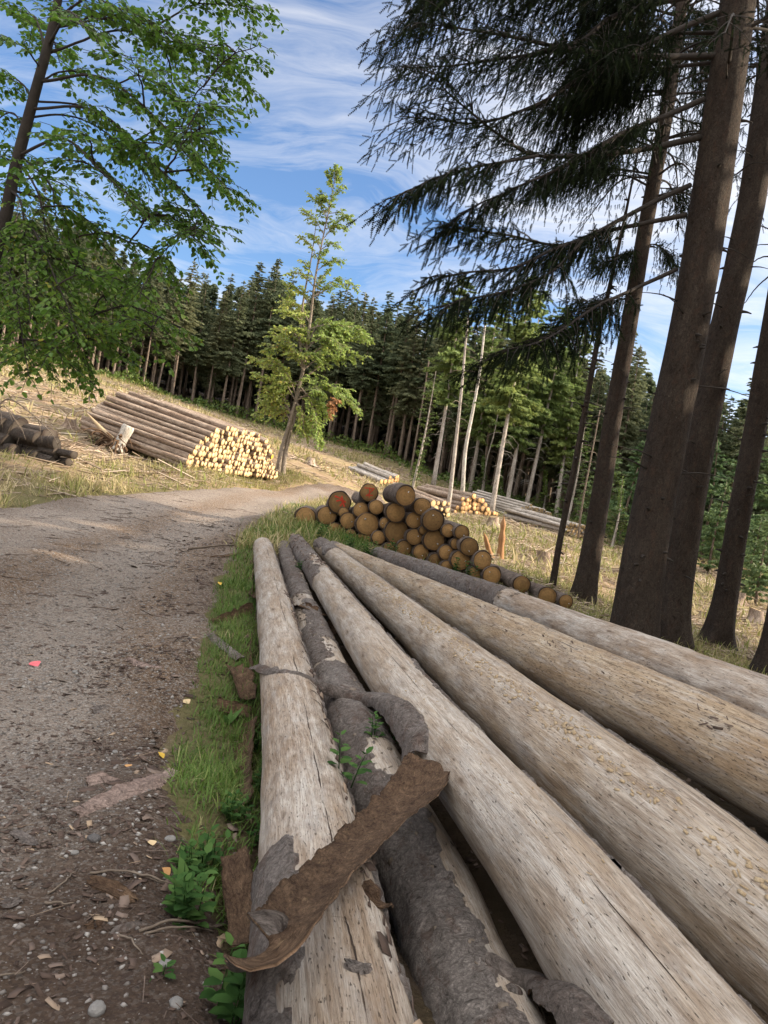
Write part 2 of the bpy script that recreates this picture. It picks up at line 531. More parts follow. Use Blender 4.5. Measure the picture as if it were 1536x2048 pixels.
MT['needle'] = leafmat('forest_spruce_needles', [(0, (.08, .10, .058)), (.5, (.135, .158, .085)), (1, (.21, .235, .12))], .4, .65, .2, .5)
MT['needle_light'] = leafmat('larch_needles', [(0, (.11, .16, .05)), (.5, (.18, .24, .075)), (1, (.27, .31, .10))], .4, .6, .2, .3)
MT['needle_young'] = leafmat('young_spruce_needles', [(0, (.07, .115, .05)), (.5, (.11, .17, .07)), (1, (.18, .24, .09))], .35, .6, .2, .4)
MT['leaf_left'] = leafmat('broad_green_leaves', [(0, (.045, .10, .016)), (.5, (.09, .18, .026)), (.85, (.17, .27, .04)), (1, (.36, .33, .06))], .5, .45, .35)
MT['leaf_mid'] = leafmat('yellowing_leaves', [(0, (.15, .23, .06)), (.45, (.23, .32, .08)), (.8, (.34, .38, .10)), (.97, (.44, .40, .10)), (1, (.38, .22, .08))], .35, .5, .3)
MT['leaf_brown'] = leafmat('withered_leaves', [(0, (.26, .13, .06)), (1, (.38, .2, .09))], .25, .7, .2)
MT['leaf_bush'] = leafmat('bush_leaves', [(0, (.05, .09, .02)), (.6, (.09, .14, .03)), (1, (.15, .19, .045))], .35, .5, .3, .4)
MT['nettle'] = leafmat('nettle_leaves', [(0, (.032, .08, .02)), (.6, (.055, .12, .03)), (1, (.095, .17, .045))], .35, .75, .12)
MT['grass'] = leafmat('green_grass', [(0, (.065, .125, .02)), (.55, (.115, .19, .035)), (.85, (.19, .23, .06)), (1, (.38, .33, .17))], .3, .55, .25)
MT['straw'] = leafmat('dry_grass', [(0, (.14, .17, .04)), (.35, (.28, .26, .10)), (.75, (.42, .34, .19)), (1, (.52, .42, .26))], .25, .7, .15)
MT['debris'] = leafmat('dry_sticks', [(0, (.13, .09, .06)), (.5, (.30, .23, .165)), (1, (.52, .43, .34))], 0, .85, .15)
MT['litter'] = leafmat('bark_flakes', [(0, (.045, .03, .023)), (.5, (.10, .07, .056)), (.85, (.18, .135, .11)), (1, (.34, .25, .17))], 0, .9, .15)
MT['gravel'] = leafmat('gravel_stones', [(0, (.10, .088, .078)), (.5, (.18, .16, .145)), (1, (.33, .31, .285))], 0, .85, .25)
# ------------------------------------------------------------------ terrain
EDGE = [(-260, 690, 44), (0, 715, 50), (200, 747, 62), (350, 797, 70), (480, 835, 75), (590, 865, 75), (700, 893, 73), (850, 943, 68),
        (930, 975, 64), (1100, 1025, 60), (1300, 1085, 52), (1536, 1140, 45), (1800, 1200, 40)]
_ctrl_px = EDGE + [
    (200, 1300, 6), (350, 1100, 11), (450, 1030, 15), (560, 1003, 19), (640, 985, 26), (400, 983, 17.5), (250, 988, 15), (0, 1015, 11.5),
    (0, 1140, 8), (100, 1500, 4.2), (480, 1300, 6.2), (430, 1600, 3.5), (300, 2000, 2.2), (500, 1092, 11.3), (560, 1042, 15),
    (600, 1048, 14.5), (720, 1085, 13.5), (1270, 1305, 10), (1165, 1207, 15), (1430, 1292, 13), (1105, 1176, 15),
    (1400, 1232, 20), (1480, 1195, 26), (1480, 1150, 36), (1050, 1105, 24), (950, 1035, 34), (1060, 1046, 46), (1140, 1074, 40), (1220, 1085, 46),
    (760, 972, 40), (100, 850, 22), (100, 932, 15), (300, 945, 19), (375, 935, 20.5), (555, 962, 26.5), (460, 956, 22.6), (430, 968, 19.5), (568, 944, 27.2), (650, 930, 38), (350, 815, 42),
    (250, 815, 34), (0, 760, 32), (870, 1035, 33), (720, 965, 36)]
_ctrl_w = [(0, 0, .0), (-1.5, .5, 0), (-3, 2, 0), (-6, 4, .05), (-9, 8, .3), (-14, 12, 1.6), (-30, 20, 4.5), (-60, 40, 10), (0, -6, 0), (-8, -6, 0), (8, -6, .1),
           (.15, 2.2, .14), (.25, 3.2, -.14), (-.1, 4.4, -.12), (.75, 3.3, .12), (1.5, 3.2, .30), (2.2, 3.4, .45), (1.5, 5.4, .42), (2.1, 6.4, .42), (.6, 6.4, .25),
           (.2, 8.5, .42), (.9, 8.5, .46), (-.4, 12, .48), (1.2, 10, .42), (3.6, 5, .28), (5, 4, .15), (7, 10, -.05), (14, 12, -.5), (14, 0, -.3), (30, 5, -.9), (30, 25, -.3), (60, 30, 1),
           (50, 60, 4), (40, 100, 8), (0, 110, 11), (-50, 100, 15), (-90, 60, 15), (0, 190, 18), (120, 120, 9), (-120, 140, 24), (120, 10, -1), (-120, 0, 12), (0, -100, 0), (120, -100, 0), (-120, -100, 4),
           (-2.2, 6, .02), (-3.2, 4, .0)]
_P = np.array([at(*c) for c in _ctrl_px] + [np.array(c, float) for c in _ctrl_w])
_S = 6.0
def _wx(X, Y):   # compress distance so near and far controls are evenly weighted
    r = np.hypot(X, Y)
    k = np.arcsinh(r / _S) / np.maximum(r, 1e-6)
    return X * k, Y * k
_cx, _cy = _wx(_P[:, 0], _P[:, 1])
def _phi(r2):
    return np.sqrt(r2 + .004)
_n = len(_P)
_A = np.zeros((_n + 3, _n + 3))
_A[:_n, :_n] = _phi((_cx[:, None] - _cx[None]) ** 2 + (_cy[:, None] - _cy[None]) ** 2) + np.eye(_n) * -0.004
_A[:_n, _n:] = np.stack([np.ones(_n), _cx, _cy], 1)
_A[_n:, :_n] = _A[:_n, _n:].T
_w = np.linalg.solve(_A, np.concatenate([_P[:, 2], np.zeros(3)]))
def zt(X, Y):
    X = np.asarray(X, float); Y = np.asarray(Y, float)
    sh = np.broadcast(X, Y).shape
    x, y = _wx(np.broadcast_to(X, sh).ravel(), np.broadcast_to(Y, sh).ravel())
    out = np.empty(len(x))
    for a in range(0, len(x), 20000):
        b = slice(a, a + 20000)
        out[b] = _phi((x[b, None] - _cx) ** 2 + (y[b, None] - _cy) ** 2) @ _w[:_n] + _w[_n] + _w[_n + 1] * x[b] + _w[_n + 2] * y[b]
    X = np.broadcast_to(X, sh); Y = np.broadcast_to(Y, sh)
    r = np.hypot(X, Y)
    rough = .018 + .05 * sstep(14, 30, r)
    return out.reshape(sh) + rough * fbm(X * 1.3, Y * 1.3, 3.3, 3) + .10 * sstep(16, 40, r) * fbm(X * .35, Y * .35, 7.7, 2)

def hit(px, py, dmax=150.0):
    d = np.concatenate([np.linspace(1, 20, 160), np.linspace(20.2, dmax, 360)])
    P = CAM + ray(px, py) * d[:, None]
    below = P[:, 2] < zt(P[:, 0], P[:, 1])
    i = int(np.argmax(below)) if below.any() else len(d) - 1
    a, b = d[max(i - 1, 0)], d[i]
    for _ in range(12):
        c = (a + b) / 2
        q = CAM + ray(px, py) * c
        if q[2] < zt(q[0], q[1]): b = c
        else: a = c
    return CAM + ray(px, py) * b

def ground(x, y):
    return np.array([x, y, float(zt(x, y))])

def wpoly(pxs):
    return np.array([hit(*p)[:2] for p in pxs])

def inpoly(P, x, y):
    r = np.zeros(np.shape(x), bool)
    for i in range(len(P)):
        x0, y0 = P[i - 1]; x1, y1 = P[i]
        c = ((y0 > y) != (y1 > y)) & (x < (x1 - x0) * (y - y0) / (y1 - y0 + 1e-12) + x0)
        r ^= c
    return r

def polydist(P, x, y, closed=True):
    d = np.full(np.shape(x), 1e9)
    for i in range(0 if closed else 1, len(P)):
        a, b = P[i - 1], P[i]
        ab = b - a
        t = np.clip(((x - a[0]) * ab[0] + (y - a[1]) * ab[1]) / (ab @ ab + 1e-12), 0, 1)
        d = np.minimum(d, np.hypot(x - a[0] - t * ab[0], y - a[1] - t * ab[1]))
    return d

ROAD_R = [(480, 2040), (425, 1900), (345, 1790), (330, 1650), (345, 1500), (385, 1350), (420, 1200), (455, 1110), (488, 1065), (540, 1030), (600, 1006), (650, 996)]
ROAD_T = [(690, 975), (640, 968), (590, 974), (520, 979), (430, 981), (300, 985), (200, 993), (100, 1008), (0, 1020)]
RP = np.vstack([[(.1, -3), (.05, 1.0)], wpoly(ROAD_R), [at(740, 1000, 27)[:2], at(790, 985, 30)[:2], at(760, 972, 33)[:2]], wpoly(ROAD_T), [(-9, 11), (-14, 8), (-14, -3)]])
VERGE = np.vstack([wpoly(ROAD_R), [at(700, 1020, 19)[:2]], wpoly([(740, 1110), (610, 1088), (510, 1092), (512, 1250), (524, 1500), (540, 1750), (530, 1900)])])
TRACK1 = np.vstack([[(-1.9, .5)], wpoly([(20, 1650), (50, 1400), (130, 1220), (290, 1105), (430, 1042), (530, 1012), (640, 982)])])
TRACK2 = np.vstack([[(-8, 7.5)], wpoly([(0, 1078), (150, 1040), (280, 1010), (420, 996), (560, 990)])])
LOGAREA = np.array([(-.1, 1), (2.8, 1.0), (2.9, 4.2), (.2, 13.2), (-1.9, 11.6), (-.6, 5)])

def road_sd(x, y):
    d = polydist(RP, x, y)
    return np.where(inpoly(RP, x, y), -d, d)

# ground sheet: one grid, dense near the camera, reaching past the wooded hill
NG = 560
_s = np.linspace(-1, 1, NG)
_g = 1.35 * np.sinh(5.4 * _s)
GX, GY = np.meshgrid(_g - .5, _g + 4.5)
GZ = zt(GX, GY)
SD = road_sd(GX, GY)
_r = np.hypot(GX, GY)
def green_mask(x, y, sd=None):
    if sd is None:
        sd = road_sd(x, y)
    v = sstep(2.3, .2, sd) * sstep(-.4, .1, sd) * sstep(20, 15, y)
    v = np.maximum(v, inpoly(VERGE, x, y) * 1.0)
    patch = sstep(.05, .4, fbm(x * .25, y * .25, 1.0, 3)) * .75 * sstep(12, 20, y)
    e = polydist(EDGE_W, x, y, False)
    return np.clip(np.maximum(np.maximum(v, patch), sstep(9, 2, e) * .8), 0, 1)
EDGE_W = np.array([at(*e)[:2] for e in EDGE])
gm = green_mask(GX, GY, SD)
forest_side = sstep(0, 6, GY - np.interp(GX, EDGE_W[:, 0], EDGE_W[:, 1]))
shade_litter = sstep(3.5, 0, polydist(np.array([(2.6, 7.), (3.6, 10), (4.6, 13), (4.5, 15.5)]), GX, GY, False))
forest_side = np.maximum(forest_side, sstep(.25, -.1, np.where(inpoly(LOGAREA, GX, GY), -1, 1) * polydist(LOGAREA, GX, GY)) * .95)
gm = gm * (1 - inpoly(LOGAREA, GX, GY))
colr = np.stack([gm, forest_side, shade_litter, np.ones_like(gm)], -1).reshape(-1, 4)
i = (np.arange(NG - 1)[:, None] * NG + np.arange(NG - 1)[None])
GF = np.stack([i, i + 1, i + NG + 1, i + NG], -1).reshape(-1, 4)

m = NT('forest_ground')
o = m.obj()
att = m.n('Attribute', attribute_name='mask')
sp = m.n('SeparateColor', {0: att.outputs['Color']})
n1 = m.noise(o, .55, 6, .65, .4)
n2 = m.noise(o, 5, 6, .7, .3)
n3 = m.noise(o, 34, 5, .7, .3)
n4 = m.noise(m.map(o, (1, 1, 1), (7, 3, 1)), 1.7, 6, .7, .5)
c = m.mix(m.ramp(n1, [(.38, 0), (.62, 1)]), (.32, .215, .135), (.28, .235, .11))
c = m.mix(m.ramp(n4, [(.48, 0), (.62, 1)]), c, (.40, .29, .205))
c = m.mix(m.ramp(n2, [(.5, 0), (.72, .8)]), c, (.14, .095, .06))
c = m.mix(m.ramp(n3, [(.55, 0), (.75, .7)]), c, (.5, .40, .29))
gf = m.math('MULTIPLY', sp.outputs[0], m.ramp(n2, [(.25, 1), (.75, .55)]))
c = m.mix(gf, c, m.mix(m.ramp(n3, [(.3, 0), (.7, 1)]), (.085, .085, .035), (.13, .125, .05)))
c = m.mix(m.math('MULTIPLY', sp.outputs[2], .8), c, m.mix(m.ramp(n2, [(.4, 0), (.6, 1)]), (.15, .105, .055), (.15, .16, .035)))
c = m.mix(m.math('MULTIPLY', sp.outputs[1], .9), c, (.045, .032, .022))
h = m.math('ADD', m.math('MULTIPLY', n2, 1.5), n3)
MT['ground'] = m.fin(c, .95, m.bump(h, .06, 1.0), .1)
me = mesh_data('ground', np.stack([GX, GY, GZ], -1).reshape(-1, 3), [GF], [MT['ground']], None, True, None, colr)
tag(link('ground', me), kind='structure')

# gravel road: same grid, lying a little proud of the ground and dipping under it at the ragged verge
t1 = polydist(TRACK1, GX, GY, False)
t2 = polydist(TRACK2, GX, GY, False)
edge_n = .22 * fbm(GX * 2.2, GY * 2.2, 5, 4) + .07 * fbm(GX * 9, GY * 9, 2, 3)
off = np.clip((-(SD + edge_n)) * .25, -.03, .022)
rut = -.045 * np.exp(-((t1 - .1) / .35) ** 2) + .035 * np.exp(-((t1 - .95) / .35) ** 2) * (.5 + fbm(GX * 3, GY * 3, 9, 3)) * sstep(20, 12, _r)
det = .006 * fbm(GX * 14, GY * 14, 1, 3) * sstep(12, 4, _r) + .022 * np.clip(fbm(GX * 4, GY * 4, 4, 4), -.5, 1) * sstep(.2, 1.3, t1) * sstep(14, 6, _r)
tread = .008 * np.sign(np.sin(GY * 30 + 4 * np.abs(t1))) * np.exp(-((t1 - .3) / .25) ** 2) * sstep(9, 12, GY) * sstep(19, 16, GY)
RZ = GZ + off + np.maximum((rut + det) * sstep(0, .05, off + .02), -.015) + .012
keep = (SD + edge_n < .35).reshape(-1)
fk = keep[GF].all(1)
grav = np.clip(np.maximum(np.exp(-(t1 / .75) ** 2), .9 * np.exp(-(t2 / 1.2) ** 2)) + .45 * fbm(GX * .9, GY * .9, 6, 4) + .1, 0, 1)
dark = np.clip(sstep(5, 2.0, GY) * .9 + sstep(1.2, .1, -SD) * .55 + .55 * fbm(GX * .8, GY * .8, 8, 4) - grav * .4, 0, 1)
tan = np.clip(np.exp(-((t1 - .75) / .3) ** 2) * 1.0 + .5 * fbm(GX * 1.2, GY * 1.2, 12, 3), 0, 1)
rc = np.stack([grav, dark, tan, np.ones_like(grav)], -1).reshape(-1, 4)
used = np.unique(GF[fk])
remap = np.zeros(NG * NG, np.int64); remap[used] = np.arange(len(used))
m = NT('gravel_road')
o = m.obj()
att = m.n('Attribute', attribute_name='mask')
sp = m.n('SeparateColor', {0: att.outputs['Color']})
n2 = m.noise(o, 6, 7, .7, .3)
n3 = m.noise(o, 55, 6, .75, .2)
peb = m.n('TexVoronoi', {'Vector': o, 'Scale': 58.0})
pebv = m.n('SeparateColor', {0: peb.outputs['Color']}).outputs[0]
peb2 = m.n('TexVoronoi', {'Vector': o, 'Scale': 130.0})
peb2v = m.n('SeparateColor', {0: peb2.outputs['Color']}).outputs[0]
c = m.mix(sp.outputs[0], (.155, .105, .072), (.275, .225, .185))
c = m.mix(m.math('MULTIPLY', sp.outputs[2], .6), c, (.19, .12, .07))
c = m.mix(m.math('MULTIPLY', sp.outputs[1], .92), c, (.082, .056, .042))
c = m.mix(.8, c, m.ramp(n3, [(.25, .45), (.7, 1.35)]), 'MULTIPLY')
c = m.mix(.55, c, m.ramp(n2, [(.3, .6), (.7, 1.25)]), 'MULTIPLY')
keepc = m.math('MULTIPLY_ADD', sp.outputs[1], -.8, 1.0)
c = m.mix(m.math('MULTIPLY', keepc, m.ramp(pebv, [(.80, 0), (.84, .6)])), c, (.36, .325, .29))
c = m.mix(m.math('MULTIPLY', keepc, m.ramp(peb2v, [(.86, 0), (.9, .6)])), c, (.42, .39, .355))
c = m.mix(m.ramp(pebv, [(.1, .6), (.14, 0)]), c, (.06, .042, .034))
h = m.math('ADD', m.math('MULTIPLY', m.ramp(peb.outputs['Distance'], [(.1, 1), (.6, 0)]), pebv), m.math('MULTIPLY', n3, 1.2))
h = m.math('ADD', h, m.math('MULTIPLY', n2, 1.5))
MT['road'] = m.fin(c, .95, m.bump(h, .02, 1.0), .12)
me = mesh_data('road', np.stack([GX, GY, RZ], -1).reshape(-1, 3)[used], [remap[GF[fk]]], [MT['road']], None, True, None, rc[used])
tag(link('road', me), kind='structure')

def zr(x, y):
    """height of whatever lies on top: road or ground"""
    x = np.asarray(x, float); y = np.asarray(y, float)
    j = np.clip(np.searchsorted(_g - .5, x) - 1, 0, NG - 2); k = np.clip(np.searchsorted(_g + 4.5, y) - 1, 0, NG - 2)
    gx, gy = _g - .5, _g + 4.5
    fx = (x - gx[j]) / (gx[j + 1] - gx[j]); fy = (y - gy[k]) / (gy[k + 1] - gy[k])
    ZZ = np.maximum(GZ, np.where((SD + edge_n) < .3, RZ, -99))
    return (ZZ[k, j] * (1 - fx) + ZZ[k, j + 1] * fx) * (1 - fy) + (ZZ[k + 1, j] * (1 - fx) + ZZ[k + 1, j + 1] * fx) * fy

# ------------------------------------------------------------------ felled logs in the foreground
class Log:
    """a log along 3+ surveyed points; (s, phi) addresses its surface: s metres from the near end, phi from the top towards the right"""
    def __init__(self, pts, radii, bow=0.0, seed=0, extend=1.2):
        P = np.array([at(*p) for p in pts])
        P = np.vstack([P[0] + norm(P[0] - P[1]) * extend, P])
        P[0][2] = max(P[0][2], .2)
        rr = np.concatenate([[radii[0] * 1.02], radii])
        self.n = 300
        Q = spline(np.column_stack([P, rr]), self.n)
        self.P, self.r = Q[:, :3], Q[:, 3]
        self.T, self.U, self.S = frames(self.P)
        self.s = np.concatenate([[0], np.cumsum(np.linalg.norm(np.diff(self.P, axis=0), axis=1))])
        self.L = self.s[-1]
        self.seed = seed

    def rad(self, s, ph):
        r = np.interp(s, self.s, self.r)
        kb = 0
        g = np.random.default_rng(self.seed + 300)
        for q in range(26):      # healed knots
            ks, kp, kh = g.uniform(0, self.L), g.uniform(-1.6, 1.6), g.uniform(.004, .014)
            kb = kb + kh * np.exp(-((s - ks) / .05) ** 2 - ((ph - kp) * r / .035) ** 2)
        return kb + .005 * fbm(s * 3.2, np.cos(ph) * 3, np.sin(ph) * 3 + self.seed, 2) + r * (1 + .045 * fbm(s * 1.1, np.cos(ph) * 1.2 + self.seed * 7, np.sin(ph) * 1.2, 3)) + .0025 * fbm(s * 9, np.cos(ph) * 6, np.sin(ph) * 6 + self.seed, 3)

    def pt(self, s, ph, h=0.0):
        s, ph, h = np.broadcast_arrays(np.asarray(s, float), np.asarray(ph, float), np.asarray(h, float))
        f = lambda A: np.stack([np.interp(s, self.s, A[:, q]) for q in range(3)], -1)
        c, U, S = f(self.P), f(self.U), f(self.S)
        rr = self.rad(s, ph) + h
        return c + rr[..., None] * (np.cos(ph)[..., None] * U + np.sin(ph)[..., None] * S)

    def body(self):
        ns, seg = int(self.L / .045), 72
        s = np.linspace(0, self.L, ns)
        ph = np.linspace(-math.pi, math.pi, seg + 1)
        V = self.pt(s[:, None], ph[None])
        V[:, -1] = V[:, 0]
        rr = np.interp(s, self.s, self.r)
        uv = np.stack(np.broadcast_arrays(s[:, None], ph[None] * rr[:, None]), -1)
        i = np.arange(ns - 1)[:, None] * (seg + 1) + np.arange(seg)[None]
        mb = MB()
        mb.add(V, [np.stack([i, i + 1, i + seg + 2, i + seg + 1], -1).reshape(-1, 4)], uv)
        return mb

    def ends(self):
        mb = MB()
        for sgn, s in ((-1, 0.0), (1, self.L)):
            ph = np.linspace(-math.pi, math.pi, 49)[:-1]
            rings = []
            for k, q in enumerate((1.0, .97, .5)):
                V = self.pt(np.full(48, s), ph)
                cc = V.mean(0)
                V = cc + (V - cc) * q + sgn * self.T[-1 if sgn > 0 else 0] * (.0 if k == 0 else .006)
                rings.append(V)
            V = np.vstack(rings + [cc[None] + sgn * self.T[-1 if sgn > 0 else 0] * .006])
            j = np.arange(48); jn = (j + 1) % 48
            Fs = [np.stack([j, jn, jn + 48, j + 48], -1), np.stack([j + 48, jn + 48, jn + 96, j + 96], -1), np.stack([j + 96, jn + 96, np.full(48, 144)], -1)]
            u = np.vstack([np.stack([np.cos(ph), np.sin(ph)], -1) * q for q in (1, .97, .5)] + [np.zeros((1, 2))])
            mb.add(V, Fs, u)
        return mb

    def patch(self, regions, thick=.011, res=.013, seed=1, flake=.5):
        """bark left on the log: regions = (s0, s1, phi0, phi1) boxes with ragged borders; the shell rises off the wood"""
        out = MB()
        for q, (s0, s1, p0, p1) in enumerate(regions):
            rm = float(np.interp((s0 + s1) / 2, self.s, self.r))
            ns, npn = max(int((s1 - s0 + .3) / res), 6), max(int(((p1 - p0) * rm + .12) / res), 6)
            ns = min(ns, 520)
            s = np.linspace(max(s0 - .15, 0), min(s1 + .15, self.L), ns)[:, None]
            ph = np.linspace(p0 - .06 / rm, p1 + .06 / rm, npn)[None]
            d = np.minimum(np.minimum(s - s0, s1 - s), np.minimum(ph - p0, p1 - ph) * rm)
            x = np.broadcast_to(ph * rm, d.shape); ss = np.broadcast_to(s, d.shape)
            n = .075 * fbm(ss * 5, x * 9, seed + q * 3.1, 4) + .03 * np.round(2 * vnoise(ss * 16, x * 30, seed + 5)) / 2
            d = d + n
            m_ = sstep(0.0, res * 1.2, d)
            lift = .012 * sstep(.06, 0, d) * np.clip(fbm(ss * 3, x * 6, seed + 9, 2) + .25, 0, 1)
            cell = np.round(3 * vnoise(ss * 22, x * 20, seed + 2)) / 3
            h = (thick * (1 + flake * .5 * cell) + .003 * fbm(ss * 30, x * 30, seed, 3) + lift) * m_ - .004 * (1 - m_)
            V = self.pt(np.broadcast_to(s, d.shape), np.broadcast_to(ph, d.shape), h)
            i = np.arange(ns - 1)[:, None] * npn + np.arange(npn - 1)[None]
            F = np.stack([i, i + 1, i + npn + 1, i + npn], -1).reshape(-1, 4)
            F = F[(m_.reshape(-1)[F] > 0).any(1)]
            if not len(F):
                continue
            u_ = np.unique(F)
            rm_ = np.zeros(ns * npn, np.int64); rm_[u_] = np.arange(len(u_))
            out.add(V.reshape(-1, 3)[u_], [rm_[F]], np.stack([ss, x], -1).reshape(-1, 2)[u_])
        return out

    def strip(self, s, ph, w, h=.0015):
        """thin line on the surface (a drying crack)"""
        a = self.pt(s, ph - w / np.interp(s, self.s, self.r), h)
        b = self.pt(s, ph + w / np.interp(s, self.s, self.r), h)
        n = len(s)
        i = np.arange(n - 1)
        mb = MB()
        mb.add(np.vstack([a, b]), [np.stack([i, i + 1, i + n + 1, i + n], -1)], np.zeros((2 * n, 2)))
        return mb

FRONT = {
    'A': Log([(659, 2048, 1.8), (584, 1418, 4.5), (525, 1093, 11.2)], [.197, .185, .142], seed=1),
    'B': Log([(945, 2020, 2.5), (866, 1790, 3.2), (742, 1531, 4.15), (620, 1250, 7.2), (567, 1095, 11.8)], [.195, .19, .17, .14, .105], seed=2),
    'C': Log([(1245, 1943, 2.25), (1062, 1700, 2.85), (775, 1342, 5.3), (592, 1085, 11.8)], [.206, .189, .175, .12], seed=3),
    'D': Log([(1545, 1880, 2.65), (1314, 1672, 3.15), (1000, 1405, 4.6), (830, 1255, 6.6), (642, 1092, 12.0)], [.262, .25, .222, .188, .13], seed=4),
    'E': Log([(1536, 1542, 3.35), (1300, 1420, 4.05), (1050, 1296, 5.6), (835, 1183, 8.6), (668, 1100, 12.6)], [.212, .206, .206, .19, .15], seed=5),
    'F': Log([(1536, 1432, 4.0), (1300, 1331, 5.1), (1105, 1249, 7.0), (920, 1172, 9.8), (755, 1108, 13.0)], [.205, .195, .188, .165, .12], seed=6),
}
def front_log(key, wood, label, patches, **kw):
    L = FRONT[key]
    base = L.P[L.n // 2].copy()
    root = L.body().build('felled_log', wood, None, True, base)
    tag(root, label, 'log', 'long felled spruce logs in the foreground')
    L.ends().build('cut_end', MT['cut_dark'], root, False, base)
    for q, reg in enumerate(patches):
        L.patch(reg, seed=q * 11 + L.seed, **kw).build('bark', MT['bark'], root, True, base)
    L.obj = root
    L.base = base
    return L
LA = front_log('A', MT['peel_grey'], 'leftmost foreground log, pale and peeled, with a long dark crack along its top',
               [[(0, FRONT['A'].L, 1.15, 2.9)], [(.0, 1.9, -2.4, -.62)]])
LB = front_log('B', MT['peel_pale'], 'thin foreground log still mostly in grey scaly bark, between two peeled logs',
               [[(0, 2.5, -2.5, .12), (2.2, 3.1, -2.4, -.3), (3.0, 4.4, -2.4, .9), (4.5, 5.6, -2, -.2), (5.1, 6.6, -.6, 1.6), (6.9, FRONT['B'].L, -1.6, .5)], [(.0, 2.1, 1.3, 2.6)]], flake=1.0)
LC = front_log('C', MT['peel_pale'], 'smooth pale peeled foreground log, third from the road, its far end in bark',
               [[(9.0, FRONT['C'].L, -2.2, 1.6), (7.6, 9.2, -2.0, -.4), (6.6, 8.3, .5, 1.5)], [(0, 2.2, .8, 2.0), (2.8, 4.9, .5, 2.0), (5.2, 7.0, .45, 2.0)]])
LD = front_log('D', MT['peel_chip'], 'peeled foreground log, fourth from the road, with torn yellow fibres on its side',
               [[(.0, 2.6, .52, 2.0), (3.2, 9.5, .6, 1.9)], [(9.6, FRONT['D'].L, -1.4, 1.2)]])
LE = front_log('E', MT['peel_tan'], 'thickest tan peeled foreground log speckled with dark dashes, fifth from the road',
               [[(10.5, FRONT['E'].L, -1.5, -.2)]])
LF = front_log('F', MT['peel_grey'], 'foreground log farthest from the road, far half in dark bark, near half bare grey',
               [[(5.5, FRONT['F'].L, -2.2, 2.2)]], flake=1.0)

# drying cracks along the top of the first log
s = np.linspace(.4, 10.6, 900)
ph = .02 - .16 * sstep(0, 9, s) * 0 + .05 * fbm(s * .7, 0, 1, 3) + .02 * np.round(2 * vnoise(s * 6, 1)) / 2 + .08 * (1 - s / 10)
w = .0022 * np.clip(.55 + 1.1 * vnoise(s * 5, 4) + .5 * vnoise(s * 21, 2), 0.05, 1.6)
LA.strip(s, ph, w).build('crack', MT['crack'], LA.obj, False, LA.base)
s = np.linspace(1.0, 3.2, 200)
LA.strip(s, .55 + .03 * fbm(s * 2, 3, 1, 3), .0016 * np.clip(.5 + 1.2 * vnoise(s * 6, 7), 0.02, 1.5)).build('crack', MT['crack'], LA.obj, False, LA.base)
for L_, sa, sb, p_, w_ in [(LC, .8, 4.6, -.35, .0013), (LC, 3.0, 7.5, .1, .0012), (LD, .8, 3.4, .1, .0013), (LE, .8, 5.2, -.5, .0014), (LE, 3, 8, .05, .0012), (LF, .6, 4.5, -.3, .0012)]:
    s = np.linspace(sa, sb, 400)
    L_.strip(s, p_ + .05 * fbm(s * .8, p_ * 9, 1, 3), w_ * np.clip(.4 + 1.5 * vnoise(s * 4, p_ * 7), .02, 1.6)).build('crack', MT['crack'], L_.obj, False, L_.base)
# gouges left by the harvester rollers on the first log
for s0, p0, ln in [(3.62, .42, .22), (3.8, .44, .2), (3.95, .47, .2), (4.06, .47, .24), (4.16, .5, .2), (3.3, .52, .28), (4.5, .4, .2), (5.2, .62, .15), (2.6, .7, .14)]:
    q = np.linspace(0, 1, 14)
    LA_s = s0 + .02 * np.sin(q * 3)
    a = LA.pt(LA_s, p0 + (q - .2) * ln / .19 * .6, .002)
    b = LA.pt(LA_s + .014 * np.sin(q * math.pi) + .003 * vnoise(q * 9, s0), p0 + (q - .2) * ln / .19 * .6, .002)
    i = np.arange(13)
    mb = MB()
    mb.add(np.vstack([a, b]), [np.stack([i, i + 1, i + 15, i + 14], -1)])
    mb.build('gouge', MT['crack'], LA.obj, False, LA.base)

# torn fibres on the fourth log
def flakes(L, n, s0, s1, p0, p1, lmin, lmax, name, mat, asp=.35, lift=.25, seed=0):
    g = np.random.default_rng(seed)
    s = g.uniform(s0, s1, n)
    p = p0 + (p1 - p0) * np.clip(.5 + .28 * g.normal(size=n) + .35 * fbm(s * 1.2, seed, 0, 2), 0, 1)
    P = L.pt(s, p, .002)
    f = lambda A: np.stack([np.interp(s, L.s, A[:, q]) for q in range(3)], -1)
    T, U, S = f(L.T), f(L.U), f(L.S)
    N = np.cos(p)[:, None] * U + np.sin(p)[:, None] * S
    C = np.cross(N, T)
    a = g.normal(0, .5, n)
    ex = norm(T * np.cos(a)[:, None] + C * np.sin(a)[:, None] + N * (g.random(n) * lift)[:, None])
    ey = norm(np.cross(N, ex))
    ez = np.cross(ex, ey)
    Tm = np.array([(0, .5, 0), (.05, -.45, .0), (.95, -.5, .06), (1.05, .1, .12), (.9, .55, .08), (0, .5, -.12), (.05, -.45, -.12), (.95, -.5, -.06), (1.05, .1, 0), (.9, .55, -.04)])
    Tf = [np.array([(0, 1, 2, 3, 4), (9, 8, 7, 6, 5)]), np.array([(1, 0, 5, 6), (2, 1, 6, 7), (3, 2, 7, 8), (4, 3, 8, 9), (0, 4, 9, 5)])]
    ln = g.uniform(lmin, lmax, n)
    mb = MB()
    cards(mb, Tm, Tf, P, ex, ey, ez, np.stack([ln, ln * asp * g.uniform(.4, 1.6, n), ln * .14], 1))
    return mb
flakes(LD, 650, .8, 8.5, -.85, -.2, .006, .034, 'x', None, .45, .22, 3).build('torn_fibres', MT['chip'], LD.obj, False, LD.base)
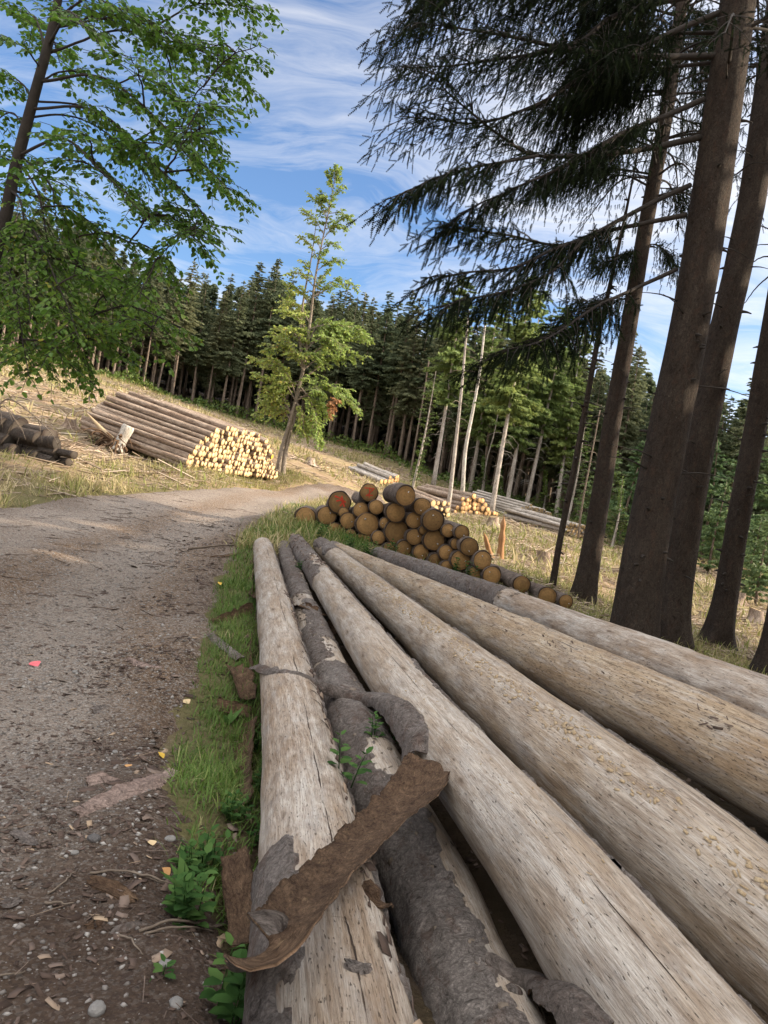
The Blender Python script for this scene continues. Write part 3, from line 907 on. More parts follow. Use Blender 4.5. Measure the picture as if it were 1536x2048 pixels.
flakes(LC, 130, .6, 8, -.9, .6, .006, .022, 'x', None, .3, .25, 4).build('torn_fibres', MT['chip'], LC.obj, False, LC.base)
flakes(LE, 160, 1.0, 9, -1.0, .4, .015, .05, 'x', None, .18, .2, 5).build('torn_fibres', MT['litter'], LE.obj, False, LE.base)
flakes(LA, 120, .4, 7, .5, 1.15, .015, .07, 'x', None, .5, .3, 6).build('bark_flakes', MT['litter'], LA.obj, False, LA.base)
flakes(LB, 300, .4, 9, -1.2, .9, .008, .045, 'x', None, .6, .4, 7).build('bark_flakes', MT['twig'], LB.obj, False, LB.base)
flakes(LF, 160, 5.0, 10, -1.2, .9, .02, .08, 'x', None, .5, .35, 8).build('bark_flakes', MT['twig'], LF.obj, False, LF.base)
flakes(LC, 120, 8.0, 11.5, -1.3, .9, .02, .08, 'x', None, .6, .4, 9).build('bark_flakes', MT['litter'], LC.obj, False, LC.base)

for o_ in bpy.data.objects:
    if o_.name.startswith(('torn_fibres', 'bark_flakes')):
        o_['kind'] = 'stuff'
# one tree to cast rays at, so loose things can be laid on what carries them
_bv, _bf, _o = [], [], 0
for L in FRONT.values():
    b = L.body()
    V = np.concatenate(b.V); F = b.F[0]
    _bv.append(V); _bf.append(F + _o); _o += len(V)
sel = (np.abs(GX) < 12) & (GY > -2) & (GY < 30)
ids = np.where(sel.reshape(-1))[0]
rm = -np.ones(NG * NG, np.int64); rm[ids] = np.arange(len(ids))
gf = rm[GF]; gf = gf[(gf >= 0).all(1)]
ZZ = np.maximum(GZ, np.where((SD + edge_n) < .3, RZ, -99))
_bv.append(np.stack([GX, GY, ZZ], -1).reshape(-1, 3)[ids]); _bf.append(gf + _o)
BVH = BVHTree.FromPolygons(np.concatenate(_bv).tolist(), np.concatenate(_bf).tolist())
def surf(px, py):
    d = ray(px, py)
    h = BVH.ray_cast(Vector(CAM), Vector(d).normalized())
    if h[0] is None:
        p = hit(px, py)
        return p, np.array([0, 0, 1.0])
    return np.array(h[0]), np.array(h[1])
def drop(x, y, z=3.0):
    h = BVH.ray_cast(Vector((x, y, z)), Vector((0, 0, -1)))
    return np.array(h[0]) if h[0] is not None else ground(x, y)
# ------------------------------------------------------------------ helpers for placing
def proj(P):
    v = np.asarray(P) - CAM
    d = v @ FW
    return np.stack([W / 2 + (v @ XC) / d * FPX, H / 2 - (v @ YC) / d * FPX, d], -1)

ORD = ['first', 'second', 'third', 'fourth', 'fifth', 'sixth', 'seventh', 'eighth', 'ninth', 'tenth', 'eleventh', 'twelfth', 'thirteenth',
       'fourteenth', 'fifteenth', 'sixteenth', 'seventeenth', 'eighteenth', 'nineteenth', 'twentieth', 'twenty-first', 'twenty-second',
       'twenty-third', 'twenty-fourth', 'twenty-fifth', 'twenty-sixth', 'twenty-seventh', 'twenty-eighth', 'twenty-ninth', 'thirtieth',
       'thirty-first', 'thirty-second', 'thirty-third', 'thirty-fourth', 'thirty-fifth', 'thirty-sixth', 'thirty-seventh', 'thirty-eighth',
       'thirty-ninth', 'fortieth'] + ['forty-%s' % q for q in ('first', 'second', 'third', 'fourth', 'fifth', 'sixth', 'seventh', 'eighth', 'ninth')]

# unit logs: radius 1, running from z = 0 (the sawn end in view) to z = 1
def unit_log(seed, irr, mats_body, mat_end, seg=28, ulen=4.0):
    g = np.random.default_rng(seed)
    ph = np.linspace(-math.pi, math.pi, seg + 1)
    a = g.normal(size=5) * irr
    b = g.uniform(0, 6.28, 5)
    rr = 1 + sum(a[q] / (q + 1) * np.cos((q + 2) * ph + b[q]) for q in range(5))
    z = np.linspace(0, 1, 14)
    tap = 1 - .16 * z + .03 * g.normal(size=14)
    tap[0] = 1
    bow = .3 * np.sin(z * math.pi) * g.normal()
    V = np.stack([rr[None] * np.cos(ph)[None] * tap[:, None] + bow[:, None], rr[None] * np.sin(ph)[None] * tap[:, None],
                  np.broadcast_to(z[:, None], (14, seg + 1))], -1)
    uv = np.stack(np.broadcast_arrays(z[:, None] * ulen, ph[None] * .15), -1)
    i = np.arange(13)[:, None] * (seg + 1) + np.arange(seg)[None]
    mb = MB()
    mb.add(V, [np.stack([i, i + 1, i + seg + 2, i + seg + 1], -1).reshape(-1, 4), (np.arange(seg) + 13 * (seg + 1))[None]], uv)
    body = mb.data('log_body', [mats_body], True)
    me = MB()
    zt_ = .012 * (g.normal() * np.cos(ph) + g.normal() * np.sin(ph))
    c0 = np.stack([rr * np.cos(ph), rr * np.sin(ph), 0 * ph], -1)[:-1]
    c0[:, :2] *= .985; c1 = c0 * .97; c1[:, 2] = -.001
    V = np.vstack([c0, c1, [[0, 0, -.001]]])
    j = np.arange(seg); jn = (j + 1) % seg
    u = V[:, :2].copy()
    me.add(V, [np.stack([jn, j, j + seg, jn + seg], -1), np.stack([jn + seg, j + seg, np.full(seg, 2 * seg)], -1)], u)
    end = me.data('log_cut_end', [mat_end], False)
    return body, end

def axis_matrix(P, ax, r, L, roll):
    z = Vector(norm(ax))
    x = Vector((0, 0, 1)).cross(z).normalized()
    y = z.cross(x)
    M = Matrix((x, y, z)).transposed() @ Matrix.Rotation(roll, 3, 'Z')
    return Matrix.LocRotScale(Vector(P), M.to_quaternion(), Vector((r, r, L)))

def place_log(variant, P, ax, r, L, roll, label, group, name='stacked_log', cat='log'):
    o = link(name, variant[0])
    o.matrix_world = axis_matrix(P, ax, r, L, roll)
    tag(o, label, cat, group)
    link('cut_end', variant[1], o)
    return o

# ------------------------------------------------------------------ the dark pile of thick logs
VD = [unit_log(40 + q, .05, MT['bark_dark'], MT['cut_dark'], 40) for q in range(6)]
DP = [(122, 323, 50), (225, 315, 46), (285, 252, 55), (427, 205, 44), (388, 288, 38), (462, 275, 36), (327, 340, 40), (420, 355, 56), (262, 388, 40),
      (338, 412, 33), (405, 425, 36), (473, 420, 34), (555, 300, 48), (603, 220, 50), (682, 272, 43), (643, 338, 40), (735, 338, 53), (560, 393, 60),
      (645, 418, 40), (740, 432, 53), (807, 387, 33), (873, 396, 36), (595, 472, 38), (677, 490, 39), (797, 492, 37), (743, 530, 33), (867, 530, 49),
      (908, 465, 45), (972, 530, 46), (937, 594, 36), (1017, 603, 46), (1160, 645, 43), (1283, 705, 48), (1372, 728, 35), (525, 475, 32), (305, 300, 26), (505, 352, 28), (690, 385, 24), (845, 450, 28), (800, 560, 30)]
DLAB = {2: 'thick dark log near the top left of the dark pile, red scribble on its end', 3: 'topmost left log of the dark pile, end crossed with red paint strokes',
        13: 'log on the very top of the dark pile, sticking out and showing its side', 0: 'leftmost log of the dark pile, lying at its foot in the grass',
        31: 'log lying on the ground right of the dark pile, nearest to it', 32: 'log lying on the ground right of the dark pile, second from the far end',
        33: 'small log end at the far right end of the dark row, beside the spruce foot', 17: 'thickest log of the dark pile, in the middle of its face'}
pxs = [(560 + .41667 * a, 900 + .41667 * b, .41667 * c) for a, b, c in DP]
AXD = norm(np.array([-.10, .99, -.03]))
tier = {}
for q, (px, py, pr) in enumerate(pxs):
    base_y = 1047 + (px - 600) * .30
    tier.setdefault(int(np.clip((base_y - py) // 27, -1, 4)), []).append(q)
dlab = {}
TN = {-1: 'ground', 0: 'lowest', 1: 'second lowest', 2: 'middle', 3: 'upper', 4: 'top'}
for t, qs in tier.items():
    for n_, q in enumerate(sorted(qs, key=lambda q: pxs[q][0])):
        dlab[q] = '%s brown log end from the left in the %s tier of the dark pile' % (ORD[n_], TN[t])
dlab.update(DLAB)
tagb = MB()
tagb.add([(-.07, -.05, 0), (.07, -.05, 0), (.07, .05, 0), (-.07, .05, 0), (-.07, -.05, -.012), (.07, -.05, -.012), (.07, .05, -.012), (-.07, .05, -.012)],
         [np.array([(0, 1, 2, 3), (7, 6, 5, 4), (0, 4, 5, 1), (1, 5, 6, 2), (2, 6, 7, 3), (3, 7, 4, 0)])])
TAGME = tagb.data('tag_plate', [MT['white']])
for q, (px, py, pr) in enumerate(pxs):
    d = 14.6 - 2.7 * (px - 600) / 500 - (.5 if q == 13 else 0) + random.uniform(-.08, .08)
    P = at(px, py, d)
    r = pr * d / FPX * 1.03
    o = place_log(VD[q % 6], P, (AXD if q != 13 else np.array([-.2, .97, .0])) + np.array([random.uniform(-.03, .03), 0, random.uniform(-.015, .015)]), r, random.uniform(3.6, 4.3) if q != 13 else 1.25, random.uniform(0, 6.28),
                  dlab[q], 'thick logs of the dark pile beside the road', 'piled_log')
    if q in (2, 3):
        b = MB()
        strokes = [[(-.5, .5), (.1, .35), (.55, .1)], [(-.3, .1), (.2, .2), (.5, -.3)], [(.1, .6), (.3, .1), (.1, -.3)]] if q == 2 else \
            [[(-.6, .45), (.5, .55)], [(.5, .55), (-.25, -.45)], [(-.3, -.35), (.5, -.2)], [(.0, .6), (.1, -.55)]]
        Mi = o.matrix_world.inverted()
        for sgm in strokes:
            pts = spline([(x_, y_, 0) for x_, y_ in sgm], 12)
            # strokes are given as seen from the front: right and up on the sawn face
            fr = np.array([-AXD[1], AXD[0], 0]); fr = fr if fr[0] > 0 else -fr
            w3 = P - AXD * .012 + (pts[:, :1] * fr + pts[:, 1:2] * np.array([0, 0, 1])) * r * .95
            ww = r * .05 * (1 + .5 * np.array([vnoise(k_ * .8, q, 3) for k_ in range(12)]))[:, None]
            tn = norm(np.gradient(pts, axis=0))
            nn = -tn[:, 1:2] * fr + tn[:, 0:1] * np.array([0, 0, 1])
            for dz in (0,):
                A_, B_ = w3 + nn * ww, w3 - nn * ww
                i = np.arange(11)
                V = np.vstack([A_, B_])
                V = np.array([Mi @ Vector(v) for v in V])
                b.add(V, [np.stack([i, i + 1, i + 13, i + 12], -1)])
        link('paint_mark', b.data('paint_mark', [MT['red']]), o)
    elif random.random() < .75:
        t = link('tag', TAGME, o)
        a = random.uniform(0, 6.28)
        t.location = (.45 * math.cos(a), .45 * math.sin(a), -.003)
        t.scale = (1, 1, .2)
        t.rotation_euler = (0, 0, random.uniform(0, 6))
# logs wedged behind the face fill the dark heart of the pile: the pile is two logs deep, their sawn ends hidden behind the first

# ------------------------------------------------------------------ sorted stacks
def stack(px0, px1, d0, d1, poly, dia, L, mb_, me_, lab, group, irr=.05, seed=0, yawfix=None, name='stacked_log', jit=.05, maxn=999, lim=None, flat=None):
    """logs laid parallel; the face runs from the bottom-left to the bottom-right surveyed points, the logs lie square behind it"""
    g = np.random.default_rng(seed)
    var = [unit_log(seed * 10 + q, irr, mb_, me_, 20) for q in range(5)]
    A, B = at(px0[0], px0[1], d0), at(px1[0], px1[1], d1)
    A[2] = max(A[2], float(zt(A[0], A[1])) - .03); B[2] = max(B[2], float(zt(B[0], B[1])) - .03)
    e = B - A
    wd = np.linalg.norm(e)
    e = e / wd
    ax = norm(np.array([-e[1], e[0], 0]))
    if ax[1] < 0:
        ax = -ax
    if yawfix is not None:
        ax = norm(np.array([yawfix[0], yawfix[1], 0]))
    mid = (A + B) / 2
    slope = (zt(mid[0] + ax[0] * L, mid[1] + ax[1] * L) - zt(mid[0], mid[1])) / L
    ax = norm(ax + np.array([0, 0, .85 * float(slope)]))
    up = norm(np.array([0, 0, 1.0]) - e * e[2])
    poly = np.array(poly, float)
    row = 0
    out = []
    while row < 40:
        z = dia * .5 + row * dia * .86
        a = -dia * 6 + (dia * .5 if row % 2 else 0) + g.uniform(0, .04)
        k = 0
        while a < wd + dia * 6:
            r = dia * .54 * g.uniform(.76, 1.2)
            P = A + e * a + up * (z + g.normal() * dia * .07) - ax * g.normal() * jit
            q = proj(P)
            if inpoly(poly, np.array([q[0]]), np.array([q[1]]))[0] and len(out) < maxn:
                k += 1
                o = place_log(var[g.integers(5)], P, ax + g.normal(size=3) * .016, r, L * g.uniform(.97, 1.03), g.uniform(0, 6.28),
                              lab % (ORD[min(k - 1, 48)], ORD[row]), group, name)
                out.append(o)
            a += r * 2 * .95
        row += 1
    return out, A, e, ax, wd, var
S1, A1, E1, X1, W1, V1 = stack((374, 940), (560, 966), 20.3, 26.5,
                               [(366, 945), (376, 912), (398, 888), (426, 857), (470, 857), (506, 863), (538, 884), (548, 925), (562, 968), (460, 952)],
                               .165, 3.6, MT['bark_far'], MT['cut_fresh'], '%s log from the left in the %s row up of the sunlit stack', 'sawn logs in the sunlit stack on the bank', .06, 3)
# one end carries a splash of yellow paint
best = min(S1, key=lambda o: abs(proj(np.array(o.location))[0] - 545) + abs(proj(np.array(o.location))[1] - 913))
ye = unit_log(777, .05, MT['bark_far'], MT['yellow'], 20)
b = MB()
ang = np.linspace(0, 6.283, 15)[:-1]
b.add(np.vstack([np.stack([.72 * np.cos(ang) * (1 + .2 * np.sin(ang * 3)), .72 * np.sin(ang), 0 * ang - .006], -1), [[0, 0, -.006]]]),
      [np.stack([(np.arange(14) + 1) % 14, np.arange(14), np.full(14, 14)], -1)])
link('paint_mark', b.data('paint_mark', [MT['yellow']]), best)
best['label'] = 'log with a yellow painted end near the right edge of the sunlit stack'
S2, *_ = stack((908, 1028), (997, 1033), 35.2, 36.6, [(904, 1031), (912, 1016), (926, 998), (950, 992), (968, 1003), (975, 1018), (1000, 1029), (996, 1036), (940, 1036)],
               .235, 4.0, MT['bark_far'], MT['cut_orange'], '%s log from left, %s row up, in the orange-ended stack', 'orange-ended logs in the middle stack', .06, 5)
S3, *_ = stack((752, 972), (800, 964), 40, 41.5, [(748, 975), (758, 963), (776, 955), (798, 953), (804, 966), (776, 978)],
               .24, 2.6, MT['bark_grey'], MT['cut_orange'], '%s log from left, %s row up, small grey stack behind dark pile', 'grey logs in the small stack behind the dark pile', .06, 6)
S4, *_ = stack((861, 1036), (900, 1042), 32.5, 33.3, [(858, 1040), (860, 1004), (890, 1000), (904, 1012), (902, 1046)],
               .30, 3.0, MT['bark_far'], MT['cut_fresh'], '%s log from left, %s row up, in the gappy stack', 'logs in the gappy stack', .06, 7)
for o in S4[::2]:
    o.scale = (o.scale[0] * .62, o.scale[1] * .62, o.scale[2])
S5, *_ = stack((1126, 1070), (1170, 1078), 39.5, 41, [(1124, 1074), (1124, 1052), (1150, 1046), (1170, 1053), (1172, 1080), (1140, 1078)],
               .205, 4.0, MT['bark_grey'], MT['cut_brown'], '%s log from left, %s row up, grey stack by the slim trunk', 'logs in the grey stack beside the slim trunk', .06, 8, maxn=60)
# the farthest stack holds more logs than one can count: one mass of logs
def stack_mass(px0, px1, d0, d1, poly, dia, L, mats, seed, name):
    g = np.random.default_rng(seed)
    A, B = at(px0[0], px0[1], d0), at(px1[0], px1[1], d1)
    A[2] = max(A[2], float(zt(A[0], A[1])) - .03); B[2] = max(B[2], float(zt(B[0], B[1])) - .03)
    e = B - A; wd = np.linalg.norm(e); e = e / wd
    ax = norm(np.array([-e[1], e[0], 0])); ax = ax if ax[1] > 0 else -ax
    up = np.array([0, 0, 1.0])
    mid = (A + B) / 2
    ax = norm(ax + np.array([0, 0, .85 * float(zt(mid[0] + ax[0] * L, mid[1] + ax[1] * L) - zt(mid[0], mid[1])) / L]))
    mb = MB()
    for row in range(20):
        z = dia * .5 + row * dia * .86
        a = -1.0
        while a < wd + 1:
            r = dia * .5 * g.uniform(.8, 1.15)
            P = A + e * a + up * z - ax * g.normal() * .05
            q = proj(P)
            if inpoly(np.array(poly, float), np.array([q[0]]), np.array([q[1]]))[0]:
                V, Fs, uv = tube(np.linspace(P, P + ax * L, 4), [r, r * .97, r * .92, r * .88], 10)
                mb.add(V, [Fs[0]], uv, 0)
                uv2 = np.zeros_like(uv)
                mb.add(V, [Fs[1], Fs[2]], uv2, 1)
            a += r * 2
    o = mb.build(name, mats, None, True, A)
    return o
o = stack_mass((1034, 1037), (1112, 1050), 46, 49, [(1030, 1040), (1036, 1018), (1062, 1010), (1100, 1024), (1115, 1046), (1090, 1056)], .17, 4.5, [MT['bark_grey'], MT['cut_brown']], 9, 'stacked_log_mass')
tag(o, kind='stuff')

# ------------------------------------------------------------------ short dark logs at the left edge
VL = [unit_log(90 + q, .09, MT['bark_old_shaded'], MT['cut_grey_shaded'], 22) for q in range(4)]
LP = [(36, 872, 24), (76, 886, 14), (100, 880, 17), (18, 892, 15), (114, 897, 13), (92, 905, 12), (58, 906, 14), (30, 912, 14), (76, 920, 11), (113, 914, 10),
      (128, 921, 9), (148, 918, 8), (50, 927, 10), (104, 931, 9), (8, 930, 12), (138, 933, 8), (62, 869, 12), (8, 862, 16)]
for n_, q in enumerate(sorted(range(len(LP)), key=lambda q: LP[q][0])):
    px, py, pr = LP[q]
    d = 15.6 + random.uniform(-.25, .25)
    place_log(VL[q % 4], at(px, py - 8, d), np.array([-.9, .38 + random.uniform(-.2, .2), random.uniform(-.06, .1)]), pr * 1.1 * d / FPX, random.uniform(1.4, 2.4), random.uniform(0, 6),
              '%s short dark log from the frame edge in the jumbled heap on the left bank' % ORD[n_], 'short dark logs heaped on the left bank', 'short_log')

# ------------------------------------------------------------------ bark slabs
def bark_sheet(name, pts, widths, curl, label, group=None, inner_up=True, seed=1, ragged=.35, cat='bark', outer='bark', thick=.005, up=None, world=None, res=.012, twist=0.0, stiff=60):
    if world is None:
        # a stiff sheet: it bridges the gaps between what carries it
        S_ = spline(np.array(pts, float), 50)
        d_ = np.array([(surf(a, b)[0] - CAM) @ FW - c for a, b, c in S_])
        e_ = d_.copy()
        for _ in range(stiff):
            sm = e_.copy()
            sm[1:-1] = (e_[:-2] + 2 * e_[1:-1] + e_[2:]) / 4
            e_ = np.minimum(d_, sm)
        for _ in range(6):
            e_[1:-1] = (e_[:-2] + 2 * e_[1:-1] + e_[2:]) / 4
        W3 = np.array([at(a, b, q) for (a, b, c), q in zip(S_, e_)])
    else:
        W3 = np.array(world)
    L = np.linalg.norm(np.diff(W3, axis=0), axis=1).sum()
    n = int(np.clip(L / res, 14, 330))
    P = spline(W3, n)
    T = norm(np.gradient(P, axis=0))
    tc_ = norm(CAM - P)
    N = np.array([0, 0, 1.0]) * .7 + tc_ * .6 if up is None else np.broadcast_to(np.asarray(up, float), P.shape)
    N = norm(N - (N * T).sum(1, keepdims=True) * T)
    C = np.cross(T, N)
    t = np.linspace(0, 1, n)
    if twist:
        a = twist * (t - .5)
        N, C = N * np.cos(a)[:, None] + C * np.sin(a)[:, None], C * np.cos(a)[:, None] - N * np.sin(a)[:, None]
    hw = np.interp(t, np.linspace(0, 1, len(widths)), widths) * .5
    ca = np.interp(t, np.linspace(0, 1, len(curl)), curl)
    m_ = max(int(max(widths) / res), 9)
    v = np.linspace(-1, 1, m_)
    k = t * L
    rg = lambda off: 1 - ragged * (.5 + .5 * fbm(k * 7, seed + off, 0, 4)) + ragged * .35 * np.round(1.6 * vnoise(k * 16, seed + off + 3))
    lo, hi = rg(0), rg(50)
    endn = .010 * fbm(v * 2.5, seed + 9, 1, 4)[None] * np.where(t < .5, -1, 1)[:, None] * np.exp(-(np.minimum(t, 1 - t) * L / .05) ** 2)[:, None] * 2
    vv = np.where(v[None] < 0, v[None] * lo[:, None], v[None] * hi[:, None])
    x = hw[:, None] * np.sin(vv * ca[:, None]) / np.maximum(np.abs(ca[:, None]), .02) * np.sign(ca[:, None] + 1e-9)
    y = hw[:, None] * (1 - np.cos(vv * ca[:, None])) / np.maximum(np.abs(ca[:, None]), .02) * (1 if inner_up else -1)
    bumps = .008 * fbm(k[:, None] * 14, vv * hw[:, None] * 22, seed, 5) + .010 * fbm(k[:, None] * 2.5, vv, seed + 4, 2)
    M = P[:, None] + C[:, None] * x[..., None] + N[:, None] * (y + bumps)[..., None] + T[:, None] * endn[..., None]
    # surface normal for the thickness
    du = np.gradient(M, axis=0); dv = np.gradient(M, axis=1)
    nn = norm(np.cross(du, dv))
    nn = nn * np.sign((nn * N[:, None]).sum(-1).mean())
    top = M
    cells = np.round(2 * vnoise(k[:, None] * 26, vv * hw[:, None] * 30, seed + 7)) / 2
    bot = M - nn * (thick * (1 + .35 * cells))[..., None]
    if not inner_up:
        top, bot = M + nn * (thick * (1 + .35 * cells))[..., None], M
    uv = np.stack(np.broadcast_arrays(k[:, None], vv * hw[:, None]), -1).reshape(-1, 2)
    i = (np.arange(n - 1)[:, None] * m_ + np.arange(m_ - 1)[None])
    F = np.stack([i, i + 1, i + m_ + 1, i + m_], -1).reshape(-1, 4)
    mb = MB()
    mb.add(np.concatenate([top.reshape(-1, 3), bot.reshape(-1, 3)]), [F], np.vstack([uv, uv]), 0 if inner_up else 1)
    nv = n * m_
    mb.F.append(F[:, ::-1] + nv); mb.mi.append(1 if inner_up else 0)
    ring = np.concatenate([np.arange(m_), np.arange(1, n) * m_ + m_ - 1, (n - 1) * m_ + np.arange(m_ - 2, -1, -1), np.arange(n - 2, 0, -1) * m_])
    rn = np.roll(ring, -1)
    mb.F.append(np.stack([ring, rn, rn + nv, ring + nv], -1)); mb.mi.append(0)
    o = mb.build(name, [MT['inner'], MT[outer]], None, True, P[n // 2])
    return tag(o, label, cat, group)

bark_sheet('bark_slab', [(497, 1940, .42), (560, 1868, .42), (625, 1795, .24), (690, 1722, .10), (765, 1650, .14), (830, 1585, .15), (862, 1520, .05)],
           [.12, .15, .165, .18, .21, .26, .25], [.95, .95, .9, .85, .75, .6, .5], 'long brown bark slab lying crosswise, fibrous inside up, over the two nearest logs', seed=3, ragged=.16, twist=0, up=(-.22, -.25, .93), res=.007, stiff=900)
bark_sheet('bark_strip', [(520, 1330, .015), (560, 1338, .03), (610, 1352, .04), (660, 1374, .07), (715, 1388, .10), (765, 1388, .10), (812, 1412, .07), (848, 1460, .035), (850, 1505, .02)],
           [.17, .16, .14, .13, .15, .21, .30, .36, .30], [.7, 1.2, 1.7, 1.8, 1.7, 1.6, 1.5, 1.45, 1.3], 'grey curled bark strip snaking crosswise over three foreground logs', inner_up=False, seed=12, ragged=.1, twist=.2, res=.008)
bark_sheet('bark_strip', [(585, 1212, .02), (618, 1216, .03), (645, 1232, .035), (668, 1268, .03)], [.11, .12, .14, .16], [1.0, 1.1, 1.2, .9],
           'small brown bark curl on the thin grey log, far from the slab', seed=21, ragged=.4)
bark_sheet('bark_strip', [(975, 1912, .03), (1030, 1950, .06), (1085, 1960, .07), (1150, 1990, .05), (1215, 2055, .03)], [.09, .14, .15, .19, .22], [1.3, 1.4, 1.3, 1.2, 1.1],
           'grey scaly bark strip at the bottom edge lying across two logs', inner_up=False, seed=25, ragged=.22)
bark_sheet('bark_piece', [(728, 1765, .02), (748, 1795, .03), (778, 1822, .02)], [.06, .085, .05], [.6, .6, .6], 'small orange-brown bark flap beside the slab on the first log', seed=31)
bark_sheet('bark_piece', [(692, 1925, .015), (716, 1932, .02), (740, 1934, .015)], [.04, .05, .035], [1.2, 1.4, 1.0], 'little dark bark curl on the first log near the bottom edge', inner_up=False, seed=33)
bark_sheet('bark_piece', [(772, 1590, .01), (790, 1570, .012), (800, 1545, .01)], [.03, .04, .03], [.8, .8, .8], 'small bark crumb beside the upper end of the slab', seed=35)
GP = 'bark pieces in the grass beside the first log'
def gsheet(pts, widths, curl, label, inner_up=True, seed=1, up=None, name='bark_piece', rag=.35, group=GP, outer='bark'):
    return bark_sheet(name, pts, widths, curl, label, group, inner_up, seed, rag, up=up, outer=outer)
gsheet([(470, 1705, .30), (478, 1765, .28), (488, 1830, .26), (496, 1885, .24)], [.12, .125, .125, .115], [.55, .5, .45, .5], 'dark brown bark slab leaning on the first log, inner side up', seed=41, up=(-.25, -.6, .7), name='bark_slab', rag=.14)
gsheet([(500, 1440, .10), (492, 1500, .12), (484, 1560, .12), (492, 1605, .10)], [.13, .17, .19, .15], [.5, .6, .6, .5], 'crumbling brown bark sheet upright beside the first log', seed=43, up=(-.5, -.6, .6))
gsheet([(470, 1332, .10), (486, 1360, .12), (498, 1400, .10)], [.16, .2, .15], [.9, .9, .7], 'brown bark curl in the grass below the grey curled strip', seed=45)
gsheet([(432, 1412, .06), (462, 1418, .07), (500, 1425, .06)], [.13, .15, .15], [.9, .8, .8], 'rusty bark piece lying flat in grass beside the first log', seed=47)
gsheet([(424, 1243, .06), (465, 1234, .10), (508, 1222, .10)], [.08, .16, .22], [.5, .6, .7], 'dark bark flap poking from under the first log', seed=49, up=(.2, -.9, .3))
gsheet([(420, 1266, .08), (450, 1290, .09), (482, 1316, .08)], [.12, .13, .12], [1.2, 1.3, 1.2], 'narrow curled bark stick in the grass left of the logs', False, seed=51)
gsheet([(502, 1105, .02), (500, 1150, .02), (498, 1190, .02)], [.16, .2, .16], [.6, .6, .6], 'brown bark sheet along the far end of the first log', seed=53, up=(-.7, -.5, .5))
gsheet([(500, 1270, .02), (494, 1310, .02), (500, 1345, .02)], [.1, .14, .1], [.7, .7, .7], 'dull bark strip tucked against the first log, halfway along', seed=55, up=(-.6, -.6, .5))
gsheet([(490, 1165, .02), (500, 1185, .03), (512, 1195, .03)], [.12, .1, .1], [.8, .8, .8], 'dark bark scrap against the first log near its far end', seed=57)
RG = 'bark pieces lying on the road'
gsheet([(150, 1630, .02), (215, 1600, .035), (290, 1570, .035), (350, 1540, .02)], [.15, .17, .12, .08], [.3, .3, .35, .3], 'long pinkish bark slab flat on the road beside the grass', False, seed=61, group=RG, rag=.5, outer='bark_pink')
gsheet([(175, 1570, .015), (205, 1562, .02), (240, 1560, .012)], [.07, .11, .05], [.1, .1, .1], 'cracked bark plate beside the long pinkish slab', False, seed=62, group=RG, rag=.5, outer='bark_pink')
gsheet([(250, 1318, .006), (285, 1330, .02), (325, 1337, .006)], [.06, .09, .05], [.2, .3, .2], 'thin grey bark tongue farther up the road near the verge', False, seed=63, group=RG, outer='bark_pink')
gsheet([(180, 1758, .01), (225, 1775, .02), (270, 1800, .01)], [.06, .075, .05], [1.0, 1.1, .8], 'dark rolled bark piece on the soil left of the verge', True, seed=64, group=RG)
gsheet([(30, 1665, .008), (50, 1680, .01), (72, 1690, .008)], [.045, .06, .04], [.2, .2, .2], 'flat bark flake on the gravel near the left frame edge', False, seed=65, group=RG)
gsheet([(225, 1862, .01), (255, 1852, .015), (285, 1845, .01)], [.04, .045, .03], [1.3, 1.3, 1.3], 'short grey bark roll on dark soil near the verge', False, seed=66, group=RG)
gsheet([(168, 1852, .008), (190, 1848, .012), (210, 1843, .008)], [.025, .045, .04], [.4, .4, .4], 'pale pink bark shard on dark soil', True, seed=67, group=RG)
gsheet([(0, 1812, .008), (20, 1808, .01), (42, 1800, .008)], [.04, .05, .04], [.2, .2, .2], 'rust-coloured bark flake at the left frame edge', False, seed=68, group=RG)
gsheet([(185, 1425, .006), (200, 1418, .008), (215, 1412, .006)], [.06, .07, .05], [.2, .2, .2], 'flat grey bark plate on the road beside small stones', False, seed=69, group=RG)
gsheet([(420, 1115, .02), (450, 1112, .03), (485, 1105, .02)], [.05, .06, .05], [.8, .8, .8], 'pale stripped bark sliver on the road edge near the far log ends', True, seed=70, group=RG)

# ------------------------------------------------------------------ scatter helpers
def scatter(n, x0, x1, y0, y1, dens, lay=zt):
    x = rng.uniform(x0, x1, n * 3); y = rng.uniform(y0, y1, n * 3)
    p = dens(x, y)
    k = rng.random(len(x)) < p
    x, y = x[k][:n], y[k][:n]
    return np.stack([x, y, lay(x, y)], -1)

def in_view(P, m=160):
    q = proj(P)
    return (q[:, 2] > .3) & (q[:, 0] > -m) & (q[:, 0] < W + m) & (q[:, 1] > -m) & (q[:, 1] < H + m)

def blades(mb, P, hmin, hmax, wid, lean=.5, mi=0, rnd=None):
    n = len(P)
    az = rng.uniform(0, 6.283, n)
    out = np.stack([np.cos(az), np.sin(az), np.zeros(n)], -1)
    l = np.abs(rng.normal(0, lean, n))[:, None]
    ex = norm(np.array([0, 0, 1.0]) + out * l)
    ey = norm(np.cross(ex, out))
    ez = norm(np.cross(ey, ex)) * -1
    ez = np.where((ez * out).sum(1, keepdims=True) < 0, -ez, ez)
    h = rng.uniform(hmin, hmax, n) * (.6 + .8 * rng.random(n))
    cards(mb, BLADE, BLADE_F, P, ex, ey, ez, np.stack([h, np.full(n, 1.0) * wid * (.6 + .8 * rng.random(n)), h], 1), rnd, mi)

